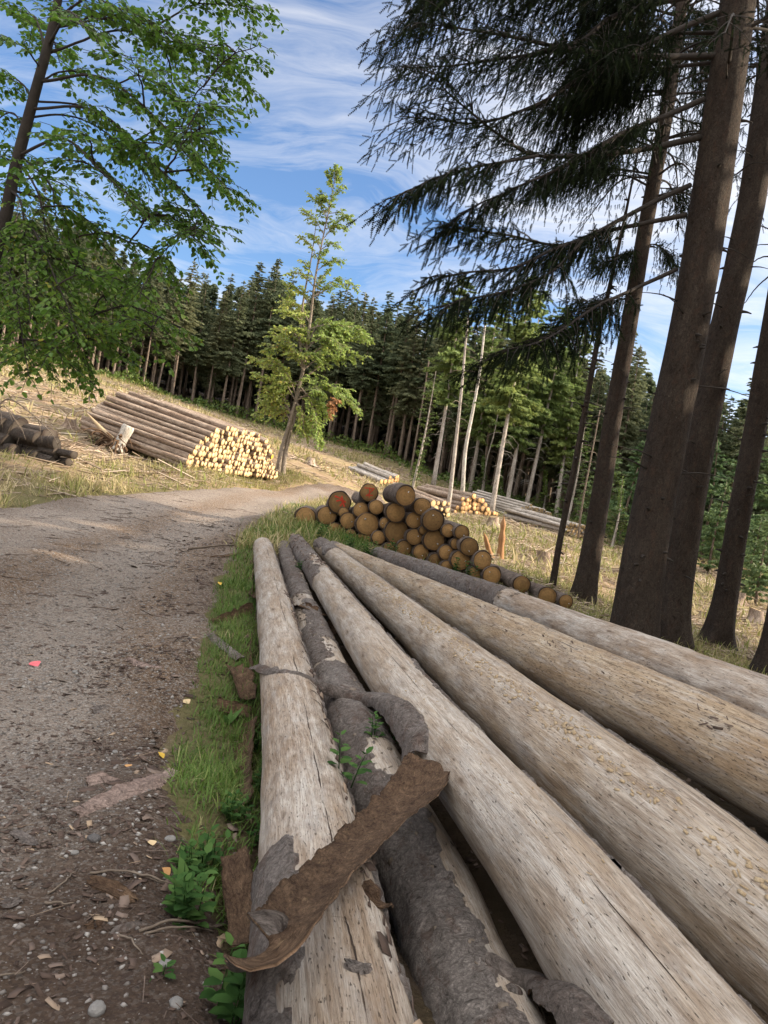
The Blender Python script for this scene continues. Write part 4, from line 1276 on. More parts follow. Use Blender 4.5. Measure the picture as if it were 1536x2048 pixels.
# green verge between road and logs, and round the dark pile
def verge_d(x, y):
    sd = road_sd(x, y)
    v = inpoly(VERGE, x, y) * sstep(-.05, .18, sd + .12 * fbm(x * 3, y * 3, 2, 3))
    return v * np.clip(.55 + .9 * fbm(x * 2.2, y * 2.2, 6, 3), .08, 1)
mb = MB()
P = scatter(46000, -3.2, 1.0, .8, 9.0, verge_d)
blades(mb, P, .035, .11, .0055, .8, 0, np.clip(.35 + .35 * fbm(P[:, 0] * 2, P[:, 1] * 2, 3, 2) + .25 * rng.normal(size=len(P)), 0, 1))
P = scatter(26000, -4, 3, 8.5, 19, lambda x, y: verge_d(x, y))
blades(mb, P, .06, .16, .010, .7, 0, np.clip(.4 + .3 * rng.normal(size=len(P)), 0, 1))
pile_line = np.array([at(600, 1050, 14.6)[:2], at(860, 1125, 13.2)[:2], at(1110, 1205, 11.9)[:2]])
P = scatter(16000, -3, 5, 9, 16, lambda x, y: sstep(1.3, .2, polydist(pile_line - np.array([0, .5]), x, y, False)) * np.clip(.5 + fbm(x * 2, y * 2, 4, 3), 0, 1))
P = P[::2]
blades(mb, P, .05, .17, .009, .6, 0, np.clip(.5 + .3 * rng.normal(size=len(P)), 0, 1))
tag(mb.build('grass', MT['grass']), kind='stuff')
# bank foot on the far side of the road, forest floor under the right-hand spruces
mb = MB()
def bank_d(x, y):
    sd = road_sd(x, y)
    return sstep(-.15, .25, sd) * sstep(4.5, .6, sd) * np.clip(.45 + 1.1 * fbm(x * .9, y * .9, 5, 3), .03, 1) * (y > 11) * (x < 4)
P = scatter(42000, -12, 3, 11, 28, bank_d)
P = P[in_view(P)]
blades(mb, P, .10, .26, .016, .8, 0, np.clip(.42 + .4 * fbm(P[:, 0] * .8, P[:, 1] * .8, 2, 2) + .22 * rng.normal(size=len(P)), 0, 1))
RT_LINE = np.array([(2.4, 5.5), (3.2, 8.5), (4.4, 11.5), (5.5, 14), (4.0, 15.5), (3.2, 13.5)])
P = scatter(16000, 1.8, 8, 5, 18, lambda x, y: sstep(2.6, .6, polydist(RT_LINE, x, y, False)) * np.clip(.35 + 1.2 * fbm(x * 1.5, y * 1.5, 8, 3), 0, 1))
blades(mb, P, .06, .2, .012, .8, 0, np.clip(.25 + .25 * rng.normal(size=len(P)), 0, 1))
P = scatter(11000, 1, 14, 13, 34, lambda x, y: np.clip(.25 + 1.3 * fbm(x * .6, y * .6, 9, 3), 0, 1) * (road_sd(x, y) > .5))
P = P[in_view(P)]
blades(mb, P, .12, .34, .024, .9, 0, np.clip(.42 + .32 * fbm(P[:, 0] * .4, P[:, 1] * .4, 4, 2) + .25 * rng.normal(size=len(P)), 0, 1))
P = scatter(38000, -34, 30, 18, 78, lambda x, y: np.clip(.25 + 1.3 * fbm(x * .3, y * .3, 9, 3), 0, 1) * (road_sd(x, y) > .5) * (y < np.interp(x, EDGE_W[:, 0], EDGE_W[:, 1]) + 2))
P = P[in_view(P)]
blades(mb, P, .15, .45, .05, .9, 0, np.clip(.40 + .35 * fbm(P[:, 0] * .2, P[:, 1] * .2, 4, 2) + .25 * rng.normal(size=len(P)), 0, 1))
tag(mb.build('dry_grass', MT['straw']), kind='stuff')

# brash left by the felling
mb = MB()
def brash(n, x0, x1, y0, y1, lmin, lmax, r0, r1, dens, up=.15):
    P = scatter(n, x0, x1, y0, y1, dens, zr)
    P = P[in_view(P)]
    n = len(P)
    az = rng.uniform(0, 6.283, n)
    ex = norm(np.stack([np.cos(az), np.sin(az), np.abs(rng.normal(0, up, n))], -1))
    ex, ey, ez = perp(ex)
    l = rng.uniform(lmin, lmax, n) * rng.uniform(.5, 1, n)
    r = rng.uniform(r0, r1, n)
    P = P + np.array([0, 0, .01]) - ex * l[:, None] * .5 * np.array([1, 1, .2])
    P[:, 2] += .3 * r
    cards(mb, STICK, STICK_F, P, ex, ey, ez, np.stack([l, r, r], 1), np.clip(.55 + .25 * rng.normal(size=n), 0, 1))
off_road = lambda x, y: (road_sd(x, y) > .4) * np.clip(.4 + 1.3 * fbm(x * .35, y * .35, 13, 3), 0, 1) * (y < np.interp(x, EDGE_W[:, 0], EDGE_W[:, 1]) + 3)
brash(13000, -34, 30, 15, 70, .25, 1.3, .012, .05, off_road)
brash(12000, 1, 16, 12, 36, .2, .9, .006, .028, lambda x, y: (road_sd(x, y) > .4) * np.clip(.45 + 1.3 * fbm(x * .5, y * .5, 3, 3), 0, 1))
brash(2600, -12, -2, 12, 30, .15, .9, .006, .028, lambda x, y: (road_sd(x, y) > .2) * 1.0)
brash(700, 2.4, 8, 6, 16, .1, .6, .003, .012, lambda x, y: (road_sd(x, y) > .4) * 1.0, .05)
tag(mb.build('felling_brash', MT['debris']), kind='stuff')

# stones and flakes on the road
mb = MB()
def on_road(x, y):
    return (road_sd(x, y) < -.02) * 1.0
def stones(n, x0, x1, y0, y1, s0, s1, dens):
    P = scatter(n, x0, x1, y0, y1, dens, zr)
    P = P[in_view(P)]
    n = len(P)
    s = s0 + (s1 - s0) * rng.random(n) ** 3
    a = rng.uniform(0, 6.283, n)
    ex = np.stack([np.cos(a), np.sin(a), 0 * a], -1); ey = np.stack([-np.sin(a), np.cos(a), 0 * a], -1); ez = np.broadcast_to([0, 0, 1.0], ex.shape)
    cards(mb, STONE, STONE_F, P, ex, ey, ez, np.stack([s * rng.uniform(.8, 1.4, n), s * rng.uniform(.6, 1, n), s * rng.uniform(.4, .8, n)], 1), np.clip(.5 + .25 * rng.normal(size=n), 0, 1))
gravd = lambda x, y: on_road(x, y) * np.clip(np.exp(-(polydist(TRACK1, x, y, False) / .8) ** 2) + .18, 0, 1)
stones(9000, -4, .2, 1.0, 6, .003, .014, gravd)
stones(7000, -7, 0, 5, 15, .006, .022, gravd)
stones(260, -3, .2, 1.2, 6, .010, .02, on_road)
tag(mb.build('gravel', MT['gravel']), kind='stuff')
mb = MB()
def flk(n, x0, x1, y0, y1, l0, l1, dens):
    P = scatter(n, x0, x1, y0, y1, dens, zr)
    P = P[in_view(P)]
    n = len(P)
    ex = norm(np.concatenate([rng.normal(size=(n, 2)), rng.normal(0, .18, (n, 1))], 1))
    ez = norm(np.concatenate([rng.normal(0, .2, (n, 2)), np.ones((n, 1))], 1))
    ey = norm(np.cross(ez, ex)); ez = np.cross(ex, ey)
    l = l0 + (l1 - l0) * rng.random(n) ** 2.5
    Tm = np.array([(-.6, .2, 0), (-.45, -.4, .1), (.1, -.3, .1), (.6, -.45, 0), (.45, .3, .12), (-.2, .42, .1), (-.6, .2, -.15), (-.45, -.4, -.1), (.1, -.3, -.1), (.6, -.45, -.15), (.45, .3, -.1), (-.2, .42, -.1)])
    Tf = [np.array([(0, 1, 2, 3), (0, 3, 4, 5)]), np.array([(0, 6, 7, 1), (1, 7, 8, 2), (2, 8, 9, 3), (3, 9, 10, 4), (4, 10, 11, 5), (5, 11, 6, 0)])]
    P[:, 2] += .004
    cards(mb, Tm, Tf, P, ex, ey, ez, np.stack([l, l * rng.uniform(.35, .9, n), l * .12], 1), np.clip(.42 + .26 * rng.normal(size=n), 0, 1))
lit = lambda x, y: on_road(x, y) * np.clip(sstep(1.5, .1, -road_sd(x, y)) * .8 + .10 + .45 * sstep(4.5, 2.2, y) * (.5 + fbm(x * 2, y * 2, 2, 3)), 0, 1) * np.clip(.5 + 1.2 * fbm(x * 1.7, y * 1.7, 21, 3), .05, 1)
flk(11000, -3.5, .3, 1.0, 6, .006, .045, lit)
flk(3500, -4.5, -.5, 5, 14, .02, .09, lit)
flk(3600, -1.2, 2.6, 1.2, 12, .02, .08, lambda x, y: np.ones_like(x) * .6)
tag(mb.build('bark_litter', MT['litter']), kind='stuff')
mb = MB()
brash(600, -3.5, .2, 1.0, 7, .03, .18, .001, .0035, lambda x, y: on_road(x, y) * np.clip(sstep(1.5, .1, -road_sd(x, y)) + .3, 0, 1), .03)
brash(260, -6, 0, 6, 16, .1, .5, .004, .012, lambda x, y: on_road(x, y) * .8, .03)
tag(mb.build('needle_and_twig_litter', MT['litter']), kind='stuff')

# single twigs, stones, leaves and a scrap that can be picked out
def twig(pts, r, label):
    P = np.array([surf(px, py)[0] + np.array([0, 0, r * .8 + dz]) for px, py, dz in pts])
    Q = spline(P, 24)
    Q = Q + .012 * np.stack([fbm(np.linspace(0, 4, 24), q, pts[0][0], 3) for q in range(3)], -1) * np.array([1, 1, .3])
    V, Fs, uv = tube(Q, np.linspace(r, r * .45, 24), 7)
    mb = MB(); mb.add(V, Fs, uv)
    tag(mb.build('twig', MT['debris'] if False else MT['twig'], None, True, Q[0]), label, 'twig', 'loose twigs on the ground')
twig([(95, 1792, .0), (125, 1770, .01), (150, 1745, 0)], .004, 'thin straight twig on the soil left of the dark rolled bark')
twig([(180, 1748, .0), (250, 1752, .01), (330, 1770, 0)], .005, 'long pale twig pointing into the verge plants')
twig([(265, 1745, .0), (300, 1760, .012), (345, 1768, .0)], .005, 'twig lying beside the long pale twig at the verge')
twig([(85, 1808, .0), (120, 1812, .008), (150, 1810, 0)], .005, 'stout short twig below the thin straight one')
twig([(235, 1870, .0), (262, 1886, .01), (285, 1908, .0)], .004, 'forked looking twig on soil below the short bark roll')
twig([(280, 1862, .0), (350, 1856, .02), (432, 1858, .0)], .006, 'bent stick running into the grass below the nettles')
twig([(285, 1870, .0), (360, 1868, .02), (425, 1866, .0)], .005, 'second stick beside the bent one in the grass')
twig([(0, 1955, .0), (25, 1952, .008), (48, 1948, .0)], .004, 'twig at the left frame edge near the bottom')
twig([(165, 1465, .0), (180, 1470, .006), (192, 1476, .0)], .005, 'pale wooden splinter lying alone on the road')
twig([(375, 1100, .0), (440, 1095, .02), (470, 1092, .0)], .02, 'grey stick on the road edge near the far log ends')
def pebble(px, py, s, label, mat='stone', sd_=0):
    p, _ = surf(px, py)
    bm_v = []
    n1, n2 = 9, 14
    g = np.random.default_rng(sd_)
    th = np.linspace(0, math.pi, n1)[:, None]; ph = np.linspace(0, 2 * math.pi, n2 + 1)[None, :-1]
    v = np.stack([np.sin(th) * np.cos(ph) * 1.2, np.sin(th) * np.sin(ph), np.cos(th) * .6 + 0 * ph], -1)
    v = v * (1 + .3 * fbm(v[..., 0] * 1.3 + sd_, v[..., 1] * 1.3, v[..., 2] * 1.3, 3))[..., None]
    v = v * s
    a = g.uniform(0, 6)
    v = np.stack([v[..., 0] * math.cos(a) - v[..., 1] * math.sin(a), v[..., 0] * math.sin(a) + v[..., 1] * math.cos(a), v[..., 2]], -1)
    i = np.arange(n1 - 1)[:, None] * n2 + np.arange(n2)[None]; j = np.arange(n1 - 1)[:, None] * n2 + (np.arange(n2)[None] + 1) % n2
    mb = MB(); mb.add(v + p + np.array([0, 0, s * .25]), [np.stack([i, i + n2, j + n2, j], -1).reshape(-1, 4)])
    tag(mb.build('stone', MT[mat], None, False, p), label, 'stone', 'larger stones on the road')
MT['stone_dark'] = plain('dark_stone', (.075, .07, .068), (.13, .12, .115), 14, .7, .01)
pebble(188, 1680, .024, 'dark rounded stone below the pinkish bark slab', 'stone_dark', 1)
pebble(192, 2022, .024, 'light grey stone near the bottom of the road', 'stone', 2)
pebble(150, 1707, .013, 'small pale pebble left of the dark rounded stone', 'stone', 3)
pebble(150, 1345, .02, 'pale oval stone on the gravel right of the pink scrap', 'stone', 4)
pebble(145, 1293, .018, 'grey stone on the gravel above the pale oval stone', 'stone', 5)
pebble(330, 1930, .018, 'whitish stone beside the little seedling', 'stone', 6)
pebble(340, 1680, .02, 'grey stone half in the verge grass', 'stone', 7)
pebble(230, 1505, .016, 'grey pebble near the yellow leaf on the road', 'stone', 8)
pebble(352, 2010, .02, 'rough stone under the nettles at the bottom', 'stone', 9)
def leaf_on(px, py, s, mat, label, name='fallen_leaf', a=0.0, lift=.006):
    p, nrm = surf(px, py)
    nrm = norm(nrm * np.sign(nrm[2] + 1e-6) + np.array([.1, -.15, 0]))
    ex = norm(np.cross(nrm, np.array([math.sin(a), math.cos(a), 0]))); ey = np.cross(nrm, ex)
    u = np.linspace(0, 1, 9)
    wv = .5 * np.sin(np.pi * u ** .8) * (1 + .12 * np.sin(u * 40))
    V, k = [], 0
    for sg in (1, 0, -1):
        V.append(p + nrm * (lift + s * .18 * abs(sg) * np.sin(np.pi * u))[:, None] + ex * ((u - .5) * s)[:, None] + ey * (sg * wv * s)[:, None])
    V = np.concatenate(V)
    i = np.arange(8)
    mb = MB(); mb.add(V, [np.stack([i, i + 1, i + 10, i + 9], -1), np.stack([i + 9, i + 10, i + 19, i + 18], -1)], np.stack([np.full(27, .5), np.tile(u, 3)], -1))
    return tag(mb.build(name, mat, None, True, p), label, 'leaf' if name == 'fallen_leaf' else 'scrap', 'fallen leaves' if name == 'fallen_leaf' else None)
MT['leaf_yellow'] = leafmat('fallen_yellow_leaf', [(0, (.62, .40, .05)), (1, (.7, .45, .08))], .2, .6, .3)
MT['leaf_orange'] = leafmat('fallen_orange_leaf', [(0, (.5, .26, .1)), (1, (.55, .3, .12))], .2, .6, .3)
MT['leaf_tan'] = leafmat('fallen_tan_leaf', [(0, (.60, .45, .25)), (1, (.65, .5, .3))], .2, .6, .3)
leaf_on(320, 1512, .05, MT['leaf_yellow'], 'bright yellow fallen leaf on the road edge', a=.4)
leaf_on(257, 1534, .035, MT['leaf_orange'], 'small orange fallen leaf left of the yellow one', a=1.4)
leaf_on(510, 1822, .05, MT['leaf_tan'], 'tan fallen leaf lying on the dark bark slab in the grass', a=2.2, lift=.12)
leaf_on(330, 1745, .04, MT['leaf_orange'], 'rust fallen leaf among the verge plants', a=.2)
leaf_on(302, 1688, .035, MT['leaf_tan'], 'small tan leaf on soil right of the dark stone', a=.9)
leaf_on(372, 1405, .06, MT['leaf_tan'], 'pale fallen leaf in the verge grass', a=.5)
leaf_on(432, 1178, .06, MT['leaf_yellow'], 'yellowish leaf in the grass near the far log ends', a=.5, lift=.08)
leaf_on(68, 1330, .085, MT['pink'], 'pink paper scrap lying on the gravel road', 'paper_scrap', a=.5)

# ------------------------------------------------------------------ nettles and other plants by the logs
def nettle(px, py, h, n, label, lean=(0, 0), ls=.07, base=None):
    p = (surf(px, py)[0] if base is None else np.asarray(base)) - np.array([0, 0, .02])
    root = empty('nettle_plant', p, label, 'plant', 'nettles beside the logs')
    st, lf = MB(), MB()
    for k in range(n):
        a = rng.uniform(0, 6.28); sp_ = rng.uniform(.0, .45) if n > 1 else .12
        top = p + np.array([math.cos(a) * sp_ * h + lean[0] * h, math.sin(a) * sp_ * h + lean[1] * h, h * rng.uniform(.65, 1.05)])
        b0 = p + np.array([math.cos(a), math.sin(a), 0]) * .04 * (n > 1)
        Q = spline([b0, (b0 + top) / 2 + np.array([0, 0, .05 * h]), top], 12)
        V, Fs, uv = tube(Q, np.linspace(.0032, .0015, 12), 5)
        st.add(V, Fs, uv)
        nn = max(int(h * rng.uniform(.85, 1.1) / .035), 4)
        tt = np.linspace(.25, 1, nn)
        for j, t in enumerate(tt):
            c = Q[min(int(t * 11), 11)]
            aj = j * math.pi / 2 + a
            for sg in (0, math.pi):
                d = np.array([math.cos(aj + sg), math.sin(aj + sg), .25 + .5 * (t > .9)])
                ex = norm(d)[None]; ey = norm(np.cross([[0, 0, 1.0]], ex)); ez = np.cross(ex, ey)
                s_ = ls * (1.1 - .55 * t) * rng.uniform(.8, 1.2)
                cards(lf, LEAF, LEAF_F, c[None] + ex * .008, ex, ey, ez, np.array([[s_, s_ * .85, s_]]))
    st.build('stem', MT['nettle'], root, True)
    lf.build('leaves', MT['nettle'], root)
    return root
nettle(690, 1560, .22, 2, 'nettle rising between the first log and the bark-covered log', ls=.075)
nettle(735, 1470, .14, 3, 'low nettle on the bark-covered log below the curled strip', ls=.06)
nettle(785, 1480, .16, 3, 'nettle tucked beside the broad end of the curled bark strip', ls=.06)
nettle(448, 2042, .24, 6, 'clump of nettles at the bottom edge under the slab tip', ls=.085)
nettle(375, 1840, .22, 9, 'thick nettle clump left of the leaning dark bark slab', ls=.075)
nettle(412, 1745, .17, 6, 'nettle clump behind the leaning dark bark slab', ls=.065)
nettle(365, 1750, .16, 5, 'low nettles on the road edge above the thick clump', ls=.06)
nettle(518, 1590, .2, 4, 'nettles in front of the crumbling bark sheet', ls=.07)
nettle(518, 1500, .16, 3, 'nettle growing against the first log above the crumbling sheet', ls=.06)
nettle(470, 1640, .15, 6, 'low nettles in the verge above the leaning slab', ls=.06)
nettle(515, 1680, .12, 4, 'nettles between the leaning slab and the first log', ls=.055)
nettle(600, 1140, .12, 4, 'small weed between the far ends of the first logs', ls=.07)
nettle(325, 1950, .05, 1, 'tiny seedling alone on the dark soil', ls=.05)
for n_, (px, py) in enumerate([(640, 1078), (700, 1100), (735, 1110), (780, 1110), (905, 1150), (940, 1160)]):
    nettle(px, py, .34, 5, '%s tall weed from the left at the foot of the dark pile' % ORD[n_], ls=.09, base=hit(px, py + 6))
def dock(px, py, s, n, label):
    p = surf(px, py)[0]
    mb = MB()
    for k in range(n):
        a = rng.uniform(0, 6.28)
        d = norm(np.array([[math.cos(a) * .5, math.sin(a) * .5, 1.0]]))
        ey = norm(np.cross(d, [[math.cos(a), math.sin(a), 0.0]])); ez = np.cross(d, ey)
        u = np.linspace(0, 1, 8)
        wv = .17 * np.sin(np.pi * u ** .75) + .01
        bend = np.array([[math.cos(a), math.sin(a), -.3]]) * (u ** 2 * .35)[:, None]
        L_ = s * rng.uniform(.7, 1.1)
        c = p + (d * u[:, None] + bend) * L_
        V = np.vstack([c + ey * (wv * L_)[:, None], c - ez * .02 * L_, c - ey * (wv * L_)[:, None]])
        i = np.arange(7)
        mb.add(V, [np.stack([i, i + 1, i + 9, i + 8], -1), np.stack([i + 8, i + 9, i + 17, i + 16], -1)], np.stack([np.full(24, .85), np.tile(u, 3)], -1))
    tag(mb.build('dock_plant', MT['nettle'], None, True, p), label, 'plant')
dock(372, 1800, .14, 4, 'broad-leaved dock with two long bright leaves by the nettles')
dock(455, 1450, .13, 3, 'small dock with a pointed bright leaf in the verge')

# ------------------------------------------------------------------ stumps, root plate, splinters
def stump_mesh(seed):
    g = np.random.default_rng(seed)
    z = np.array([-.06, 0, .05, .12, .2, .26])
    rr = np.array([.36, .30, .235, .2, .185, .18])
    ph = np.linspace(-math.pi, math.pi, 33)
    fl = 1 + .3 * np.maximum(0, np.cos(ph * 4 + g.uniform(0, 6))) * np.exp(-np.maximum(z, 0) / .07)[:, None]
    r_ = rr[:, None] * fl * (1 + .05 * fbm(np.cos(ph) * 2 + seed, np.sin(ph) * 2, z[:, None] * 5, 3))
    V = np.stack([r_ * np.cos(ph), r_ * np.sin(ph), np.broadcast_to(z[:, None], r_.shape)], -1)
    V[-1, :, 2] += .03 * np.cos(ph + seed)
    i = np.arange(5)[:, None] * 33 + np.arange(32)[None]
    mb = MB()
    mb.add(V, [np.stack([i, i + 1, i + 34, i + 33], -1).reshape(-1, 4)], np.stack(np.broadcast_arrays(z[:, None], ph[None] * .2), -1))
    mb2 = MB()
    T_ = V[-1, :-1]
    mb2.add(np.vstack([T_, T_.mean(0)[None]]), [np.stack([np.arange(32), (np.arange(32) + 1) % 32, np.full(32, 32)], -1)],
            np.vstack([T_[:, :2] / .18, [[0, 0]]]))
    return mb.data('stump', [MT['bark_far']], True), mb2.data('stump_top', [MT['cut_brown']])
SM = [stump_mesh(q) for q in range(4)]
stumps = [(160, 778, 34, 'pale stump high on the left slope below the hanging leaves'), (65, 745, 40, 'stump near the top of the left slope at the frame side'),
          (140, 855, 26, 'stump on the bank just above the upturned root'), (185, 802, 32, 'stump on the slope behind the sunlit stack, left of its far ends'),
          (340, 768, 58, 'stump at the wood edge above the sunlit stack'), (620, 930, 34, 'low stump right of the yellow-green tree'), (540, 852, 60, 'stump behind the yellow-green tree'),
          (775, 945, 52, 'whitish stump on the slope above the small grey stack'), (985, 1052, 29, 'pale stump in the clearing right of the orange-ended stack'), (1085, 1128, 22, 'stump in the clearing beside the slim trunk'),
          (1410, 1236, 18, 'stump in the clearing between the two right-hand spruces'), (1510, 1245, 16, 'stump at the right frame edge in the clearing'), (1475, 1205, 23, 'stump far right in the clearing behind the thin spruce'),
          (1230, 1150, 26, 'stump in the clearing behind the straight spruce'), (700, 905, 60, 'stump near the dark wood edge left of the leafy sapling')]
for q, (px, py, d, lb) in enumerate(stumps):
    P = hit(px, py)
    o = tag(link('tree_stump', SM[q % 4][0], None, P), lb, 'stump', 'stumps in the felled clearing')
    o.rotation_euler = (random.uniform(-.1, .1), random.uniform(-.1, .1), random.uniform(0, 6))
    s_ = random.uniform(.8, 1.25)
    o.scale = (s_, s_, s_ * random.uniform(.8, 1.6))
    link('cut_top', SM[q % 4][1], o)
# upturned root in front of the sunlit stack
P0 = hit(232, 906)
root = empty('uprooted_stump', P0, 'upturned stump with tangled brown roots before the sunlit stack', 'stump')
Q = spline([P0 + (0, 0, .1), P0 + (.12, .0, .45), P0 + (.22, .02, .8)], 14)
V, Fs, uv = tube(Q, np.array([.26, .22, .19, .17, .16, .15, .15, .15, .155, .16, .165, .17, .165, .15]), 20, rfun=lambda s_, p_, r_: r_ * (1 + .14 * fbm(s_ * 3, np.cos(p_) * 2, np.sin(p_) * 2, 3)))
mb = MB(); mb.add(V, Fs, uv)
mb.build('stump_wood', MT['birch'], root, True)
mb = MB()
for q in range(46):
    a = rng.uniform(0, 6.28); e_ = rng.uniform(-.35, .75)
    ln = rng.uniform(.35, 1.0)
    d = np.array([math.cos(a) - .25, math.sin(a) * .7, e_])
    Q = spline([P0 + (0, 0, .22), P0 + d * ln * .5 + (0, 0, .22 + .1 * rng.random()), P0 + d * ln * .85 + (rng.normal(0, .1), rng.normal(0, .1), .1), P0 + d * ln + (rng.normal(0, .15), rng.normal(0, .15), -.15)], 14)
    Q[:, 2] = np.maximum(Q[:, 2], zt(Q[:, 0], Q[:, 1]) - .02)
    V, Fs, uv = tube(Q, np.linspace(rng.uniform(.02, .055), .006, 14), 6)
    mb.add(V, Fs, uv)
mb.build('roots', MT['inner'], root, True)
Q = spline([P0 + (-.1, 0, .3), P0 + (-.5, .1, .55), P0 + (-1.1, .3, .95)], 8)
V, Fs, uv = tube(Q, np.linspace(.1, .02, 8), 7); mb = MB(); mb.add(V, Fs, uv)
mb.build('splintered_wood', MT['chip'], root, False)
pebble(232, 905, .11, 'grey rock at the foot of the upturned stump', 'stone', 31)
# splinters standing in the clearing
def splinter(px0, py0, px1, py1, d, w_, label):
    a, b = at(px0, py0, d), at(px1, py1, d)
    a[2] = min(a[2], float(zt(a[0], a[1]))) - .03
    n = 18
    t = np.linspace(0, 1, n)
    ww = w_ * np.clip(1.25 - t * .55 + .25 * vnoise(t * 6, px0), .1, 2) * sstep(1.03, .72, t)
    c = a + (b - a) * t[:, None]
    x = norm(np.cross(b - a, [0, 1.0, 0]))
    V = []
    for ox, oy in ((-1, -.25), (.2, -.45), (1, .1), (.1, .35)):
        V.append(c + x * (ww * ox * .5)[:, None] + np.array([0, 1.0, 0]) * (ww * oy)[:, None])
    V = np.stack(V, 1).reshape(-1, 3)
    i = np.arange(n - 1)[:, None] * 4 + np.arange(4)[None]; j = np.arange(n - 1)[:, None] * 4 + (np.arange(4)[None] + 1) % 4
    mb = MB(); mb.add(V, [np.stack([i, j, j + 4, i + 4], -1).reshape(-1, 4)])
    tag(mb.build('wood_splinter', MT['splint'], None, False, a), label, 'splinter')
MT['splint'] = plain('split_wood', (.34, .19, .09), (.25, .13, .06), 9)
splinter(1001, 1112, 1008, 1030, 19, .17, 'tall orange-brown splinter of wood standing in the clearing')
splinter(985, 1110, 967, 1062, 18.6, .13, 'shorter split piece leaning beside the tall splinter')
# dry branches arching out of the heap on the left bank
def dry_branch(pts, d, r, label):
    Q = spline([at(px, py, dd) for (px, py), dd in zip(pts, d)], 30)
    mb = MB(); V, Fs, uv = tube(Q, np.linspace(r, r * .3, 30), 7); mb.add(V, Fs, uv)
    for k in range(14):
        i = rng.integers(4, 29)
        d_ = norm(rng.normal(size=3) + np.array([0, 0, .2]))
        q = spline([Q[i], Q[i] + d_ * .15, Q[i] + d_ * .4 + np.array([0, 0, -.08])], 6)
        V, Fs, uv = tube(q, np.linspace(r * .4, .003, 6), 5); mb.add(V, Fs, uv)
    tag(mb.build('dry_branch', MT['twig'], None, True, Q[0]), label, 'branch', 'dry branches on the left bank heap')
dry_branch([(-30, 870), (10, 800), (60, 825), (105, 870), (118, 895)], [15.2, 15.2, 15.1, 15, 15], .022, 'dry arching branch over the dark heap, its tip reaching the right side')
dry_branch([(-20, 850), (5, 812), (30, 840), (50, 870)], [15.6, 15.5, 15.5, 15.5], .018, 'shorter dry branch on the dark heap near the frame edge')
dry_branch([(60, 800), (20, 795), (-30, 830)], [16.4, 16.3, 16], .015, 'thin dry branch lying on top of the dark heap')
STAND = [(9.5, -3), (12, -.5), (10.5, 2), (13.5, 3.5), (11.5, 5.5), (15.5, 1), (16, 6.5), (14, 9), (17.5, 9.5), (19, 4), (20, 8), (18.5, -1), (23, 6.5), (24.5, 10), (22, 2), (27, 8), (29, 9)]
STAND += [(19, 15.0), (22.5, 14.2), (17.5, 12.4)]
# ------------------------------------------------------------------ trees
UPZ = np.array([0, 0, 1.0])

def trunk_tube(Q, rad, seg=14, flare=0.0, rough=.05, seed=0, fz=.5):
    def rf(s, p, r):
        k = 1 + rough * fbm(s * 2.0, np.cos(p) * 2.2 + seed, np.sin(p) * 2.2, 3)
        if flare:
            k = k + flare * np.exp(-s / fz) * (.6 + .7 * np.maximum(0, np.cos(p * 5 + seed)) ** 1.5 + .4 * np.maximum(0, np.cos(p * 3 + seed * 2)))
        return r * k
    return tube(Q, rad, seg, rfun=rf)

